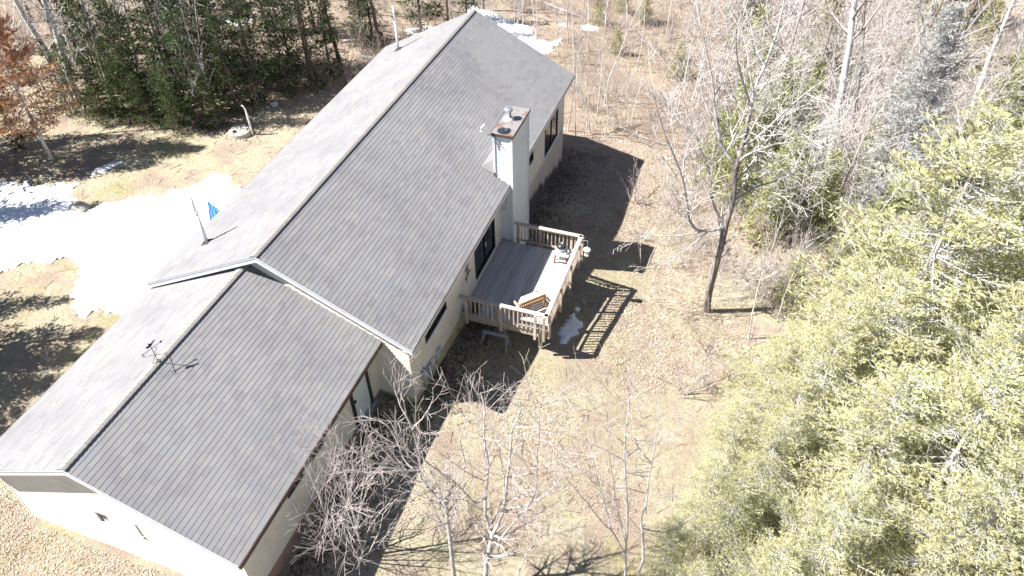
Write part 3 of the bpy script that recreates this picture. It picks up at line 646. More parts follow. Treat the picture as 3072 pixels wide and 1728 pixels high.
# ------------------------------------------------------------------ snow
def snow(name, poly, label, h, group=None, n=.12, seed=1):
    """raised slab of old snow; poly in plan, edges broken up, top lumpy and thinning to the rim"""
    r_ = np.random.default_rng(seed); P2 = np.array(poly, float); Q = []
    m = len(P2)
    for i in range(m):
        a, b = P2[i], P2[(i+1) % m]; L = np.linalg.norm(b-a); k = max(2, int(L/n))
        for j in range(k):
            p = a+(b-a)*j/k; tdir = (b-a)/max(L, 1e-6); nn = np.array([tdir[1], -tdir[0]])
            Q.append(p+nn*r_.normal(0, min(.10, L*.06))*.7+nn*(.10*math.sin(p[0]*3.1+p[1]*2.3)+.06*math.sin(p[0]*7.7-p[1]*6.1))*min(1, L))
    Q = np.array(Q); area = abs(np.sum(Q[:, 0]*np.roll(Q[:, 1], -1)-Q[:, 1]*np.roll(Q[:, 0], -1)))/2
    step = max(.05, min(.16, math.sqrt(area)/40))
    x0, y0 = Q.min(0)-.2; x1, y1 = Q.max(0)+.2
    gx_, gy_ = np.arange(x0, x1, step), np.arange(y0, y1, step); X, Y = np.meshgrid(gx_, gy_)
    # signed distance to the outline
    ins = np.zeros(X.shape, bool); dmin = np.full(X.shape, 1e9)
    A, B = Q, np.roll(Q, -1, 0)
    for a, b in zip(A, B):
        cr = (a[1] > Y) != (b[1] > Y)
        if a[1] != b[1]: ins ^= cr & (X < (b[0]-a[0])*(Y-a[1])/(b[1]-a[1])+a[0])
        ab = b-a; tt = np.clip(((X-a[0])*ab[0]+(Y-a[1])*ab[1])/max(ab@ab, 1e-9), 0, 1)
        dmin = np.minimum(dmin, np.hypot(X-a[0]-tt*ab[0], Y-a[1]-tt*ab[1]))
    sdv = np.where(ins, dmin, -dmin)
    lump = .5+.5*np.sin(X*2.3+1.7*np.sin(Y*1.9))*np.cos(Y*2.1+1.1*np.sin(X*2.7))
    sdv = sdv+min(.13, .04*math.sqrt(area))*(np.sin(X*9+2*np.sin(Y*7))*np.sin(Y*8)+.7*np.sin(X*19+3*np.sin(Y*13))*np.sin(Y*17+2*np.sin(X*11)))*(dmin < .6)
    hh = np.clip(sdv/min(.22, .18*math.sqrt(area)), -.6, 1); top = np.where(hh > 0, np.sqrt(np.clip(hh, 0, 1)), hh)*h*(.7+.6*lump)
    Z = gz(X, Y)+wob(X, Y)+top-.012
    keep = (sdv > -.12); I = np.arange(X.size).reshape(X.shape)
    F = np.stack([I[:-1, :-1], I[:-1, 1:], I[1:, 1:], I[1:, :-1]], -1).reshape(-1, 4); kf = keep.ravel()[F].all(1); F = F[kf]
    used = np.unique(F); rem = -np.ones(X.size, int); rem[used] = np.arange(len(used))
    V = np.stack([X, Y, Z], -1).reshape(-1, 3)[used]; me = raw_mesh(name, V, rem[F], 'snow'); me.polygons.foreach_set('use_smooth', np.ones(len(F), bool))
    return tag(link(name, me), label, 'snow', group)

# ------------------------------------------------------------------ snow patches
snow('snow_patch', [(-20.26,5.08),(-18.01,5.52),(-16.19,5.93),(-14.71,6.45),(-14.51,6.76),(-14.28,6.09),(-14.18,5.58),(-13.64,5.62),(-13.43,5.08),(-12.87,4.98),(-12.53,5.7),(-11.71,6.41),(-10.74,6.99),(-10.01,7.93),(-9.6,8.77),(-8.82,9.59),(-8.28,8.95),(-7.4,8.8),(-6.2,8.2),(-5.4,6.8),(-5.3,3.5),(-5.6,1.4),(-7.33,.17),(-7.83,.25),(-8.37,-.15),(-8.63,-.35),(-9.21,.1),(-9.82,.68),(-10.27,1.59),(-10.81,2.09),(-11.51,2.02),(-12.29,1.62),(-12.55,1.28),(-13.02,.58),(-14.49,-.24),(-18,-.6),(-21,2)],
     'broad melting snow sheet on the lawn beside the sunlit roof slope', .07, seed=2)
snow('snow_patch', [(-7.03,34.09),(-5.09,33.52),(-3.54,33.09),(-2.2,32.42),(-1.45,31.33),(-.58,31.13),(.19,32.14),(.29,30.87),(-.07,29.47),(-2.05,29.0),(-4,28.6),(-6,30)], 'long bank of snow in the brush behind the far gable', .12, seed=3)
snow('snow_patch', [(-.9,34.5),(-.28,34.75),(-.1,34.14),(-.6,34.0)], 'tiny snow remnant among saplings next to the long bank', .06, seed=4)
snow('snow_patch', [(.6,34.78),(1.0,35.5),(1.8,35.3),(1.6,34.55),(1.05,34.3)], 'small ragged snow remnant among the pale saplings', .08, seed=5)
snow('snow_patch', [(-20.4,24.8),(-19.65,25.61),(-18.11,25.7),(-17.9,25.16),(-18.3,24.56),(-18.03,23.85),(-18.64,24.14),(-19.57,24.23)], 'snow remnant deep in the dark conifers', .1, seed=6)
snow('snow_patch', [(-11.12,15.61),(-10.85,16.23),(-10.62,16.29),(-10.53,15.9),(-10.89,15.48)], 'thin sliver of snow in the shade at the edge of the firs', .04, seed=7)
snow('snow_patch', [(-14.5,7.0),(-14.65,7.74),(-14.49,8.33),(-13.99,8.91),(-13.87,8.55),(-14.09,8.11),(-14.2,7.65)], 'narrow tongue of snow on the lawn above the broad sheet', .05, seed=8)
snow('snow_patch', [(7.96,5.2),(7.70,5.9),(7.66,6.65),(7.90,7.15),(8.32,6.75),(8.42,6.10),(8.18,5.62)], 'lumpy bluish snow pile in the shade beside the deck', .10, seed=9)
snow('snow_patch', [(7.85,7.34),(7.88,7.62),(8.06,7.55),(8.02,7.28)], 'fist-sized snow crumb next to the snow pile by the deck', .07, seed=10)
snow('snow_patch', [(-8.96,28.1),(-8.32,29.11),(-7.4,29.51),(-6.6,28.9),(-7.21,28.0),(-8.11,27.43)], 'grey snow remnant under the brush behind the sunlit slope', .1, seed=11)

# ------------------------------------------------------------------ vegetation materials
def bark(name, col, var=.3, scale=8, stretch=(1, 1, .35)): return varied(name, col, var, scale, .9, .1, .5, stretch)
bark('bark_grey', (.34, .31, .30)); bark('bark_maple', (.25, .22, .21), .5, 6); bark('bark_limb', (.42, .39, .38), .35); bark('bark_dark', (.115, .095, .09), .35); bark('bark_pale', (.56, .52, .50), .22); bark('bark_twig', (.43, .375, .36), .25); bark('bark_brown', (.19, .14, .12), .3)
bark('bark_lichen', (.48, .445, .44), .4, 14, (1, 1, 1)); bark('bark_silver', (.56, .55, .545), .2); bark('bark_brush', (.40, .335, .295), .25)
t = NT('bark_birch'); o = t.coord(); n_ = t.noise(3.2, 5, .7, o, stretch=(1, 1, 3.2)); m_ = t.noise(1.1, 3, .6, o)
c = t.ramp(n_, [(.33, (.05, .045, .045)), (.40, (.45, .43, .42)), (.5, (.62, .60, .59)), (.8, (.70, .69, .67))]); t.bump(n_, .3, .02); t.done(t.mix(t.ramp(m_, [(.62, (0, 0, 0)), (.7, (1, 1, 1))]), c, (.10, .09, .09)), .8, .15)
def needles(name, a, b, c_, trans=.25):
    t = NT(name); o = t.coord(); oi = t.new('ShaderNodeObjectInfo'); ge = t.new('ShaderNodeNewGeometry')
    cl = t.noise(1.6, 4, .6, o); f = t.math('ADD', t.math('MULTIPLY', cl, .75), t.math('MULTIPLY', t.math('FRACT', t.math('ADD', ge.outputs['Random Per Island'], oi.outputs['Random'])), .3))
    col = t.ramp(f, [(.3, a), (.52, b), (.75, c_)])
    t.done(col, .75, .15)
    tr = t.new('ShaderNodeBsdfTranslucent'); t.link(col, tr.inputs[0]); mx = t.new('ShaderNodeMixShader'); mx.inputs[0].default_value = trans
    t.link(t.b.outputs[0], mx.inputs[1]); t.link(tr.outputs[0], mx.inputs[2]); t.link(mx.outputs[0], t.n['Material Output'].inputs[0])
needles('needles_dark', (.014, .030, .012), (.036, .062, .023), (.12, .155, .055))
needles('needles_mid', (.035, .06, .02), (.07, .10, .034), (.13, .165, .06))
needles('needles_yellow', (.28, .275, .13), (.51, .50, .27), (.71, .675, .46), .40)  # tone lightened well past real needles to stand in for veiling glare
needles('needles_fir', (.20, .22, .085), (.34, .355, .14), (.48, .48, .24), .35)
needles('needles_rust', (.28, .12, .055), (.44, .21, .105), (.56, .32, .19))
needles('needles_silver', (.28, .28, .275), (.42, .42, .415), (.54, .54, .53))
needles('leaf_dry', (.22, .16, .12), (.44, .355, .285), (.63, .54, .45), .1)
needles('grass_dry', (.30, .26, .18), (.45, .40, .30), (.58, .53, .42), .2)

# ------------------------------------------------------------------ generators
def seg_mesh(name, S, mat, k=3):
    """S rows: p0(3) p1(3) r0 r1 -> k-sided prisms"""
    S = np.asarray(S, float); p0, p1, r0, r1 = S[:, :3], S[:, 3:6], S[:, 6], S[:, 7]
    d = p1-p0; L = np.linalg.norm(d, axis=1, keepdims=True); d = d/np.maximum(L, 1e-6)
    ref = np.where(np.abs(d[:, 2:3]) > .9, np.array([[1., 0, 0]]), np.array([[0, 0, 1.]])); x = np.cross(d, ref); x /= np.linalg.norm(x, axis=1, keepdims=True); y = np.cross(d, x)
    p1 = p1+d*np.minimum(r1[:, None]*.4, .02)
    V = []
    for P_, r_ in ((p0, r0), (p1, r1)):
        for j in range(k):
            a = 2*math.pi*j/k; V.append(P_+(x*math.cos(a)+y*math.sin(a))*r_[:, None])
    V = np.stack(V, 1).reshape(-1, 3); n = len(S); b = (np.arange(n)*2*k)[:, None]
    F = np.concatenate([b+np.array([[j, (j+1) % k, k+(j+1) % k, k+j]]) for j in range(k)], 0)
    me = raw_mesh(name, V, F, mat); me.polygons.foreach_set('use_smooth', np.ones(len(F), bool)); return me
def smooth_poly(pts, n):
    """resample a polyline with Catmull-Rom"""
    P_ = np.array(pts, float); m = len(P_)
    if m == 2: return P_[0]+(P_[1]-P_[0])*np.linspace(0, 1, n)[:, None]
    Q = np.vstack([2*P_[0]-P_[1], P_, 2*P_[-1]-P_[-2]]); out = []
    for u in np.linspace(0, m-1-1e-6, n):
        i = int(u); f_ = u-i; a, b, c, d = Q[i:i+4]
        out.append(.5*(2*b+(c-a)*f_+(2*a-5*b+4*c-d)*f_**2+(3*b-a-3*c+d)*f_**3))
    return np.array(out)
def grow(r_, S, p, d, L, rad, lev, cfg):
    """one branch: wandering polyline, then children"""
    n = max(2, int(L/cfg['step'])); pts = [np.array(p, float)]; d = np.array(d, float); d /= np.linalg.norm(d); dirs = [d]
    rmin = cfg['rmin']
    for i in range(n):
        d = d+r_.normal(0, cfg['wander'], 3)+np.array([0, 0, cfg['up']]); d /= np.linalg.norm(d)
        pts.append(pts[-1]+d*L/n); dirs.append(d)
    rr = [max(rmin, rad*(1-.85*i/n)) for i in range(n+1)]
    for i in range(n): S.append((*pts[i], *pts[i+1], rr[i], rr[i+1]))
    if lev <= 0: return
    kids(r_, S, pts, dirs, rr, L, lev, cfg)
def kids(r_, S, pts, dirs, rr, L, lev, cfg, t0=.22):
    n = len(pts)-1; m = max(2, int(L*cfg['dens'][lev-1]))
    for j in range(m):
        u = t0+(1-t0)*(j+r_.random())/m; i = min(n-1, int(u*n)); f_ = u*n-i; q = pts[i]+(pts[i+1]-pts[i])*min(1, f_); d = dirs[min(i+1, n)]
        v = r_.normal(size=3); v -= d*(v@d); v /= np.linalg.norm(v)+1e-9
        a = math.radians(r_.uniform(*cfg['ang'])); nd = d*math.cos(a)+v*math.sin(a)
        l2 = L*cfg['ratio']*(1.15-.75*u)*r_.uniform(.6, 1.25); l2 = min(l2, cfg.get('lmax', 9))
        if l2 < .06: continue
        grow(r_, S, q, nd, l2, max(cfg['rmin'], rr[i]*.6), lev-1, cfg)
def bare_tree(seed, H, r0, cfg, crown0=.35, lean=.03, forks=0):
    r_ = np.random.default_rng(seed); n = 14; pts = [np.array([0, 0, -.15])]; d = np.array([r_.normal(0, lean), r_.normal(0, lean), 1.])
    dirs = [d/np.linalg.norm(d)]
    for i in range(n):
        d = d+np.array([*r_.normal(0, .045, 2), .0]); d /= np.linalg.norm(d); pts.append(pts[-1]+d*H/n); dirs.append(d)
    rr = [r0*(1-.88*(i/n)**.9) for i in range(n+1)]
    T = [(*pts[i], *pts[i+1], rr[i], rr[i+1]) for i in range(n)]
    S = []; kids(r_, S, pts, dirs, rr, H, cfg['lev'], cfg, crown0)
    return T, S
def guided(limbs, seed, cfg):
    """limbs: list of (points, r0, r1); later limbs are attached to earlier ones. returns trunk rows, twig rows"""
    r_ = np.random.default_rng(seed); T = []; S = []; prev = []
    for li, (pts, r0, r1) in enumerate(limbs):
        P_ = np.array(pts, float)
        if li == 0:
            b = P_[0].copy(); b[2] = gh(b[0], b[1])-.1
            if P_[0][2] > b[2]+.25: P_ = np.vstack([b, P_])
            else: P_[0] = b
        elif prev:
            A = np.vstack(prev); k = np.argmin(np.linalg.norm(A-P_[0], axis=1)); off = A[k]-P_[0]
            if np.linalg.norm(off) < 1.5: P_ = P_+off*np.linspace(1, 0, len(P_))[:, None]
            elif P_[0][2] > gh(P_[0][0], P_[0][1]): P_ = np.vstack([[P_[0][0], P_[0][1], gh(P_[0][0], P_[0][1])-.1], P_])
        n = len(P_)*3; Q = smooth_poly(P_, n); Q[1:-1] += r_.normal(0, .006, (n-2, 3)); prev.append(Q)
        rr = r0+(r1-r0)*np.linspace(0, 1, n)
        T += [(*Q[i], *Q[i+1], rr[i], rr[i+1]) for i in range(n-1)]
        d = np.gradient(Q, axis=0); d /= np.linalg.norm(d, axis=1, keepdims=True)+1e-9; L = np.linalg.norm(np.diff(Q, axis=0), axis=1).sum()
        kids(r_, S, list(Q), list(d), list(rr), L, cfg['lev'], cfg, .55 if li == 0 else .12)
    return T, S
def conifer(seed, H, R, whorl, nb, step, tuft, dens, low=.06, droop=.25, bare=.15, shape=.85, clump=7, lv=(.62, 1.12)):
    """trunk rows, limb rows, foliage quads (diamond sprays)"""
    r_ = np.random.default_rng(seed); T = [(0, 0, H*i/10-(.15 if i == 0 else 0), 0, 0, H*(i+1)/10, .011*H*(1-i/10.3), .011*H*(1-(i+1)/10.3)) for i in range(10)]
    S = []; B = []; D = []; Wd = []
    z = low*H
    while z < H*.985:
        u = z/H; Rz = R*(1-u)**shape*(.55+.45*min(1, (u-low)/.12+.25))
        for b in range(nb if u < .85 else max(3, nb-2)):
            a = r_.random()*6.283; L = max(.12, Rz*r_.uniform(*lv)); el = -droop*(1-u)*1.3+.55*u+r_.normal(0, .1)
            n = max(3, int(L/step)); p = np.array([0, 0, z+r_.uniform(-.5, .5)*whorl]); hd = np.array([math.cos(a), math.sin(a), 0])
            isb = r_.random() < bare*(1.2-u); bd = dens*r_.uniform(.35, 1.25)
            for i in range(n):
                e = el+.55*(i/n)**2; dv = hd*math.cos(e)+np.array([0, 0, math.sin(e)]); q = p+dv*L/n; rad = max(.005, .022*L/3*(1-i/n)+.004)
                S.append((*p, *q, rad, rad*.8)); f_ = (i+1)/n
                if f_ > (.22 if not isb else .8):
                    side = np.array([-hd[1], hd[0], 0]); tl = .42*L*(1.05-f_)*r_.uniform(.6, 1.2)+.10
                    for s_ in (-1, 1):
                        td = dv*.62+side*s_*.75+np.array([0, 0, r_.normal(-.06, .18)]); td /= np.linalg.norm(td)
                        m = max(1, int(tl*bd))
                        nn_ = max(1, int(round(m/clump))); k_ = (np.floor(r_.random(m)*nn_)+.75)/nn_; base = p+td*(tl*k_)[:, None]+r_.normal(0, .018, (m, 3))
                        dirs = td*.55+r_.normal(0, .55, (m, 3))+np.array([0, 0, .12]); B.append(base); D.append(dirs)
                        if i % 2 == 0: S.append((*p, *(p+td*tl), .005, .003))
                    m = max(1, int(L/n*bd*1.3)); B.append(p+(q-p)*r_.random((m, 1))); D.append(dv+r_.normal(0, .5, (m, 3))+np.array([0, 0, .2]))
                if isb and f_ > .25:
                    for s_ in (-1, 1):
                        td = dv*.7+np.array([-hd[1], hd[0], 0])*s_*.7+r_.normal(0, .25, 3); S.append((*p, *(p+td*(.12+.25*r_.random())*min(1, L)), .006, .003))
                p = q
        z += whorl*r_.uniform(.75, 1.25)*(1-.35*u)
    m = 14; B.append(np.c_[r_.normal(0, .03, (m, 2)), H-.5*r_.random(m)]); D.append(np.array([0, 0, 1.])+r_.normal(0, .5, (m, 3)))
    B = np.vstack(B); D = np.vstack(D); D /= np.linalg.norm(D, axis=1, keepdims=True); n = len(B)
    l = tuft*r_.uniform(.6, 1.35, n)[:, None]; w_ = l*r_.uniform(.16, .30, n)[:, None]
    x = np.cross(D, r_.normal(size=(n, 3))); x /= np.linalg.norm(x, axis=1, keepdims=True)+1e-9
    V = np.stack([B, B+D*l*.5-x*w_*.5, B+D*l, B+D*l*.55+x*w_*.5], 1).reshape(-1, 3); F = np.arange(n*4).reshape(-1, 4)
    return T, S, V, F
def tree_thing(name, T, S, tm, sm, V=None, F=None, fm=None, kt=6, ks=3):
    o = bpy.data.objects.new(name, None); COL.objects.link(o); o.empty_display_size = .3
    link('trunk', seg_mesh('trunk', T, tm, kt), o)
    if len(S): stuff(link('branches', seg_mesh('branches', S, sm, ks), o))
    if V is not None: link('crown', raw_mesh('crown', V, F, fm), o)
    return o
class Proto:
    def __init__(s, o): s.o = o; s.first = True
    def put(s, x, y, sc=1.0, rz=None, label='', cat='tree', group=None, dz=0.0, name=None):
        o = s.o if s.first else copy_tree(s.o); s.first = False
        o.location = (x, y, gh(x, y)+dz); o.rotation_euler = (0, 0, rs.uniform(0, 6.28) if rz is None else rz); o.scale = (sc, sc, sc) if not isinstance(sc, tuple) else sc
        tag(o, label, cat, group); return o
RG = np.random.default_rng(21)
def ok_spot(x, y): return not (-6.2 < x < 8.6 and -9 < y < 19.6)
# ------------------------------------------------------------------ hero bare trees
HERO = {}
HERO['A'] = [
  ([(8.84, -5.04, -0.09), (8.88, -5.02, 0.75), (8.97, -4.99, 1.75), (9.06, -4.96, 2.4), (9.12, -4.94, 2.84)], 0.075, 0.055),
  ([(9.12, -4.94, 2.84), (9.01, -4.86, 2.82), (8.89, -4.78, 3.53), (8.93, -4.65, 4.62), (8.93, -4.53, 4.97), (8.84, -4.44, 5.52), (8.8, -4.33, 6.22), (8.79, -4.22, 6.62), (8.69, -4.14, 7.01)], 0.045, 0.01),
  ([(8.98, -4.99, 3.99), (8.83, -5.2, 4.05), (8.72, -5.4, 4.75), (8.58, -5.61, 5.52), (8.32, -5.86, 6.35), (8.23, -6.05, 6.94), (8.21, -6.22, 7.64)], 0.03, 0.008),
  ([(9.12, -4.94, 2.84), (9.33, -4.91, 3.62), (9.43, -4.92, 4.31), (9.53, -4.93, 5.33), (9.6, -4.95, 6.17), (9.66, -4.97, 7.09), (9.82, -4.96, 7.74), (9.9, -4.97, 8.15)], 0.045, 0.01),
  ([(9.39, -4.84, 3.89), (9.67, -4.62, 3.8), (9.95, -4.4, 3.83), (10.23, -4.17, 4.02), (10.47, -3.97, 4.49), (10.37, -3.88, 4.84), (10.13, -3.84, 5.35), (9.63, -3.9, 5.64)], 0.026, 0.007),
  ([(9.04, -4.96, 1.75), (9.4, -4.92, 2.84), (9.72, -4.88, 3.69), (9.95, -4.89, 4.32), (10.16, -4.89, 4.98), (10.23, -4.95, 5.81), (10.23, -5.03, 6.77), (10.29, -5.1, 7.49), (10.29, -5.18, 8.32), (10.37, -5.23, 8.84)], 0.028, 0.007),
]
HERO['B'] = [
  ([(7.8, -4.77, -1.32), (7.82, -4.77, -0.38), (7.84, -4.76, 0.99), (7.86, -4.75, 2.63), (7.84, -4.76, 3.29)], 0.065, 0.05),
  ([(7.84, -4.76, 3.29), (7.64, -4.75, 3.35), (7.41, -4.76, 3.81), (7.28, -4.72, 4.03), (7.29, -4.64, 4.78), (7.18, -4.6, 5.73), (7.0, -4.58, 6.39), (6.9, -4.54, 6.79), (6.87, -4.47, 7.05)], 0.042, 0.009),
  ([(7.4, -4.92, 4.38), (7.08, -5.2, 4.69), (6.79, -5.48, 5.21), (6.62, -5.71, 5.8), (6.48, -5.93, 6.47), (6.39, -6.13, 7.06)], 0.026, 0.007),
  ([(7.41, -4.91, 4.43), (7.09, -4.82, 4.62), (6.84, -4.69, 5.21), (6.51, -4.6, 5.59), (5.93, -4.6, 5.64)], 0.022, 0.006),
  ([(7.84, -4.76, 3.29), (8.09, -4.78, 3.76), (8.33, -4.8, 4.33), (8.51, -4.84, 5.32), (8.52, -4.94, 6.33), (8.77, -4.96, 7.43), (8.86, -5.03, 8.17)], 0.024, 0.006),
  ([(7.49, -4.89, 4.04), (7.11, -4.94, 4.05), (6.86, -4.95, 4.7), (6.55, -4.98, 5.22), (6.27, -5.01, 5.42)], 0.02, 0.006),
  ([(7.42, -4.91, 5.76), (7.76, -4.93, 6.54), (8.03, -4.98, 7.36), (8.11, -5.09, 8.06)], 0.016, 0.005),
]
HERO['Cc'] = [
  ([(5.15, -4.98, -3.22), (5.06, -4.96, -1.79), (5.08, -4.9, -0.41), (5.1, -4.84, 1.06), (5.1, -4.79, 2.15), (5.14, -4.72, 2.98), (5.17, -4.66, 3.71)], 0.045, 0.008),
  ([(5.09, -5.0, -1.69), (4.97, -5.18, -0.2), (4.78, -5.38, 1.18), (4.83, -5.5, 2.43), (4.94, -5.59, 3.59)], 0.028, 0.007),
  ([(6.03, -4.67, -2.73), (5.78, -4.6, -1.14), (5.39, -4.58, -0.06), (5.02, -4.55, 1.02), (4.85, -4.45, 1.51)], 0.034, 0.012),
  ([(5.15, -4.98, -0.22), (4.7, -4.93, -0.06), (4.34, -4.85, 0.86), (4.08, -4.73, 1.47)], 0.02, 0.006),
  ([(5.59, -4.83, 0.48), (5.84, -4.91, 2.1), (6.07, -5.01, 3.52), (6.45, -5.05, 4.53)], 0.018, 0.006),
  ([(5.87, -4.72, -0.86), (6.1, -4.5, 0.43), (6.07, -4.37, 1.29), (6.32, -4.14, 1.97)], 0.018, 0.006),
  ([(5.09, -5.0, -1.69), (4.53, -5.21, -1.34), (4.02, -5.39, -0.78), (3.6, -5.54, -0.23)], 0.022, 0.006),
  ([(5.09, -5.0, -1.69), (4.3, -5.0, -1.07), (3.64, -4.96, -0.41), (3.34, -4.78, 0.21)], 0.022, 0.006),
  ([(5.43, -4.88, -2.2), (5.19, -5.22, -0.75), (5.0, -5.53, 0.67), (4.87, -5.83, 1.59)], 0.02, 0.006),
  ([(5.87, -4.73, -2.22), (5.57, -4.51, -0.81), (5.55, -4.2, 0.12), (5.59, -3.87, 0.65)], 0.022, 0.006),
  ([(4.88, -5.08, -2.17), (3.92, -5.32, -2.17), (3.22, -5.46, -1.69), (2.81, -5.51, -1.31)], 0.02, 0.006),
  ([(5.18, -4.97, -2.7), (5.24, -5.3, 0.04), (5.23, -5.66, 2.3), (5.57, -5.89, 3.82)], 0.022, 0.006),
]
HERO['D'] = [
  ([(12.62, -3.15, -1.33), (12.56, -3.12, -0.48), (12.58, -3.07, 0.46), (12.46, -3.06, 1.42), (12.34, -3.06, 2.32), (12.38, -3.0, 2.91), (12.33, -2.97, 3.94), (12.33, -2.92, 4.94), (12.3, -2.88, 5.86), (12.22, -2.87, 6.81)], 0.05, 0.008),
  ([(12.5, -3.19, 1.66), (13.03, -2.82, 1.27), (13.37, -2.52, 1.42), (13.59, -2.27, 1.71)], 0.022, 0.006),
  ([(12.34, -3.25, 4.35), (12.09, -3.6, 5.46), (11.91, -3.93, 6.59)], 0.016, 0.005),
]
HERO['E'] = [
  ([(12.27, -2.85, -2.16), (12.2, -2.85, -1.24), (12.1, -2.86, 0.15), (11.96, -2.88, 2.14), (11.79, -2.91, 3.59), (11.68, -2.93, 4.65), (11.63, -2.92, 5.62), (11.63, -2.89, 6.16), (11.56, -2.89, 6.67)], 0.045, 0.008),
  ([(12.13, -2.9, -0.12), (11.72, -3.13, 1.25), (11.47, -3.31, 1.86), (11.09, -3.53, 2.89), (10.74, -3.74, 3.79), (10.54, -3.89, 4.42)], 0.024, 0.007),
  ([(11.56, -3.1, 1.38), (11.3, -3.09, 2.55), (11.02, -3.08, 3.81), (10.87, -3.03, 4.53), (10.74, -2.97, 5.41), (10.64, -2.9, 6.33)], 0.024, 0.006),
  ([(12.04, -2.93, 0.6), (11.74, -3.2, 2.46), (11.53, -3.43, 4.23), (11.37, -3.65, 5.88), (11.36, -3.81, 7.3)], 0.018, 0.005),
]
HERO['Gg'] = [
  ([(9.65, -5.07, 0.51), (9.76, -4.94, 1.34), (9.92, -4.8, 2.11), (10.19, -4.62, 2.72), (10.46, -4.43, 2.87), (10.89, -4.2, 2.71)], 0.028, 0.006),
  ([(9.97, -4.95, 2.42), (10.36, -5.02, 4.15), (10.62, -5.14, 5.14)], 0.014, 0.005),
]
HERO['big'] = [
  ([(12.8, 10.21, -3.09), (12.7, 10.17, -1.73), (12.73, 10.18, -0.45), (12.76, 10.19, 0.95), (12.76, 10.19, 1.52)], 0.14, 0.115),
  ([(12.76, 10.19, 1.52), (12.82, 10.32, 2.73), (12.68, 10.38, 3.87), (12.73, 10.5, 4.95), (12.73, 10.61, 5.98), (12.72, 10.71, 6.95), (12.89, 10.88, 7.88), (13.0, 11.02, 9.02), (12.97, 11.12, 10.22)], 0.11, 0.028),
  ([(12.76, 10.19, 1.52), (12.31, 9.87, 1.47), (11.82, 9.54, 1.64), (11.49, 9.26, 2.2), (11.3, 9.03, 3.12), (10.99, 8.76, 4.41), (10.57, 8.45, 5.47), (10.09, 8.12, 6.76), (9.76, 7.84, 7.96)], 0.07, 0.012),
  ([(12.68, 10.16, 4.01), (12.08, 10.2, 4.68), (11.67, 10.31, 5.8), (11.3, 10.43, 7.15), (10.83, 10.52, 8.42), (10.44, 10.64, 9.62)], 0.07, 0.012),
  ([(12.79, 10.2, 4.83), (13.4, 10.16, 5.75), (13.94, 10.09, 6.78), (14.47, 10.01, 7.6), (15.01, 9.94, 8.26)], 0.05, 0.01),
  ([(12.86, 10.23, 2.8), (13.47, 10.71, 3.13), (14.23, 11.25, 3.28), (15.08, 11.83, 3.6), (15.98, 12.41, 3.75)], 0.045, 0.009),
  ([(12.76, 10.19, 1.52), (12.07, 10.11, 2.7), (11.72, 10.16, 3.98), (11.12, 10.11, 5.19), (10.54, 10.08, 6.49), (10.1, 10.08, 7.84)], 0.05, 0.01),
  ([(12.73, 10.18, 6.22), (12.19, 9.67, 7.68), (11.88, 9.24, 9.02), (11.79, 8.89, 10.37)], 0.045, 0.01),
]
cf = dict(step=.16, wander=.085, up=.03, rmin=.0040, dens=(5.4, 3.0, 1.6), ang=(25, 55), ratio=.5, lev=2, lmax=1.7)
def hero(key, label, seed, tm, sm, cfg, name='bare_tree', kt=7, ndark=0):
    T, S = guided(HERO[key], seed, cfg); X_ = []
    b = Vector(T[0][:3]); b.z = gh(b.x, b.y); off = np.array([*b, *b, 0, 0])
    if ndark: X_ = [r for r in T if r[6] < .07]; T = [r for r in T if r[6] >= .07]
    o = tree_thing(name, np.array(T)-off, np.array(S)-off, tm, sm, kt=kt); o.location = b
    if X_: stuff(link('limbs', seg_mesh('limbs', np.array(X_)-off, 'bark_limb', 6), o))
    return tag(o, label, 'tree')
hero('A', 'lichen-spotted bare apple tree forking low on the open lawn', 1, 'bark_lichen', 'bark_twig', cf, 'apple_tree')
hero('B', 'lichen-spotted bare apple tree whose crown reaches the garage side door', 2, 'bark_lichen', 'bark_twig', dict(cf, dens=(5.6, 3.2, 2)), 'apple_tree')
hero('Cc', 'bare many-stemmed apple tree crowding the garage eave corner', 3, 'bark_lichen', 'bark_twig', dict(cf, dens=(5.6, 3.0, 2)), 'apple_tree')
hero('D', 'slender pale bare tree brushing the yellow-green spruces', 4, 'bark_pale', 'bark_twig', dict(cf, dens=(4, 2, 2)))
hero('E', 'slender pale bare tree with three upright stems on the lawn', 5, 'bark_pale', 'bark_twig', dict(cf, dens=(4, 2, 2)))
hero('Gg', 'thin slanting bare sapling beside the forked apple tree', 6, 'bark_pale', 'bark_twig', dict(cf, dens=(4, 2, 2)))
hero('big', 'large dark-trunked bare maple beyond the deck shadow', 8, 'bark_maple', 'bark_pale', dict(cf, step=.22, rmin=.0085, dens=(4.6, 3.0, 1.7), ratio=.46, lev=3, lmax=3.2), 'maple_tree', 8, 2)
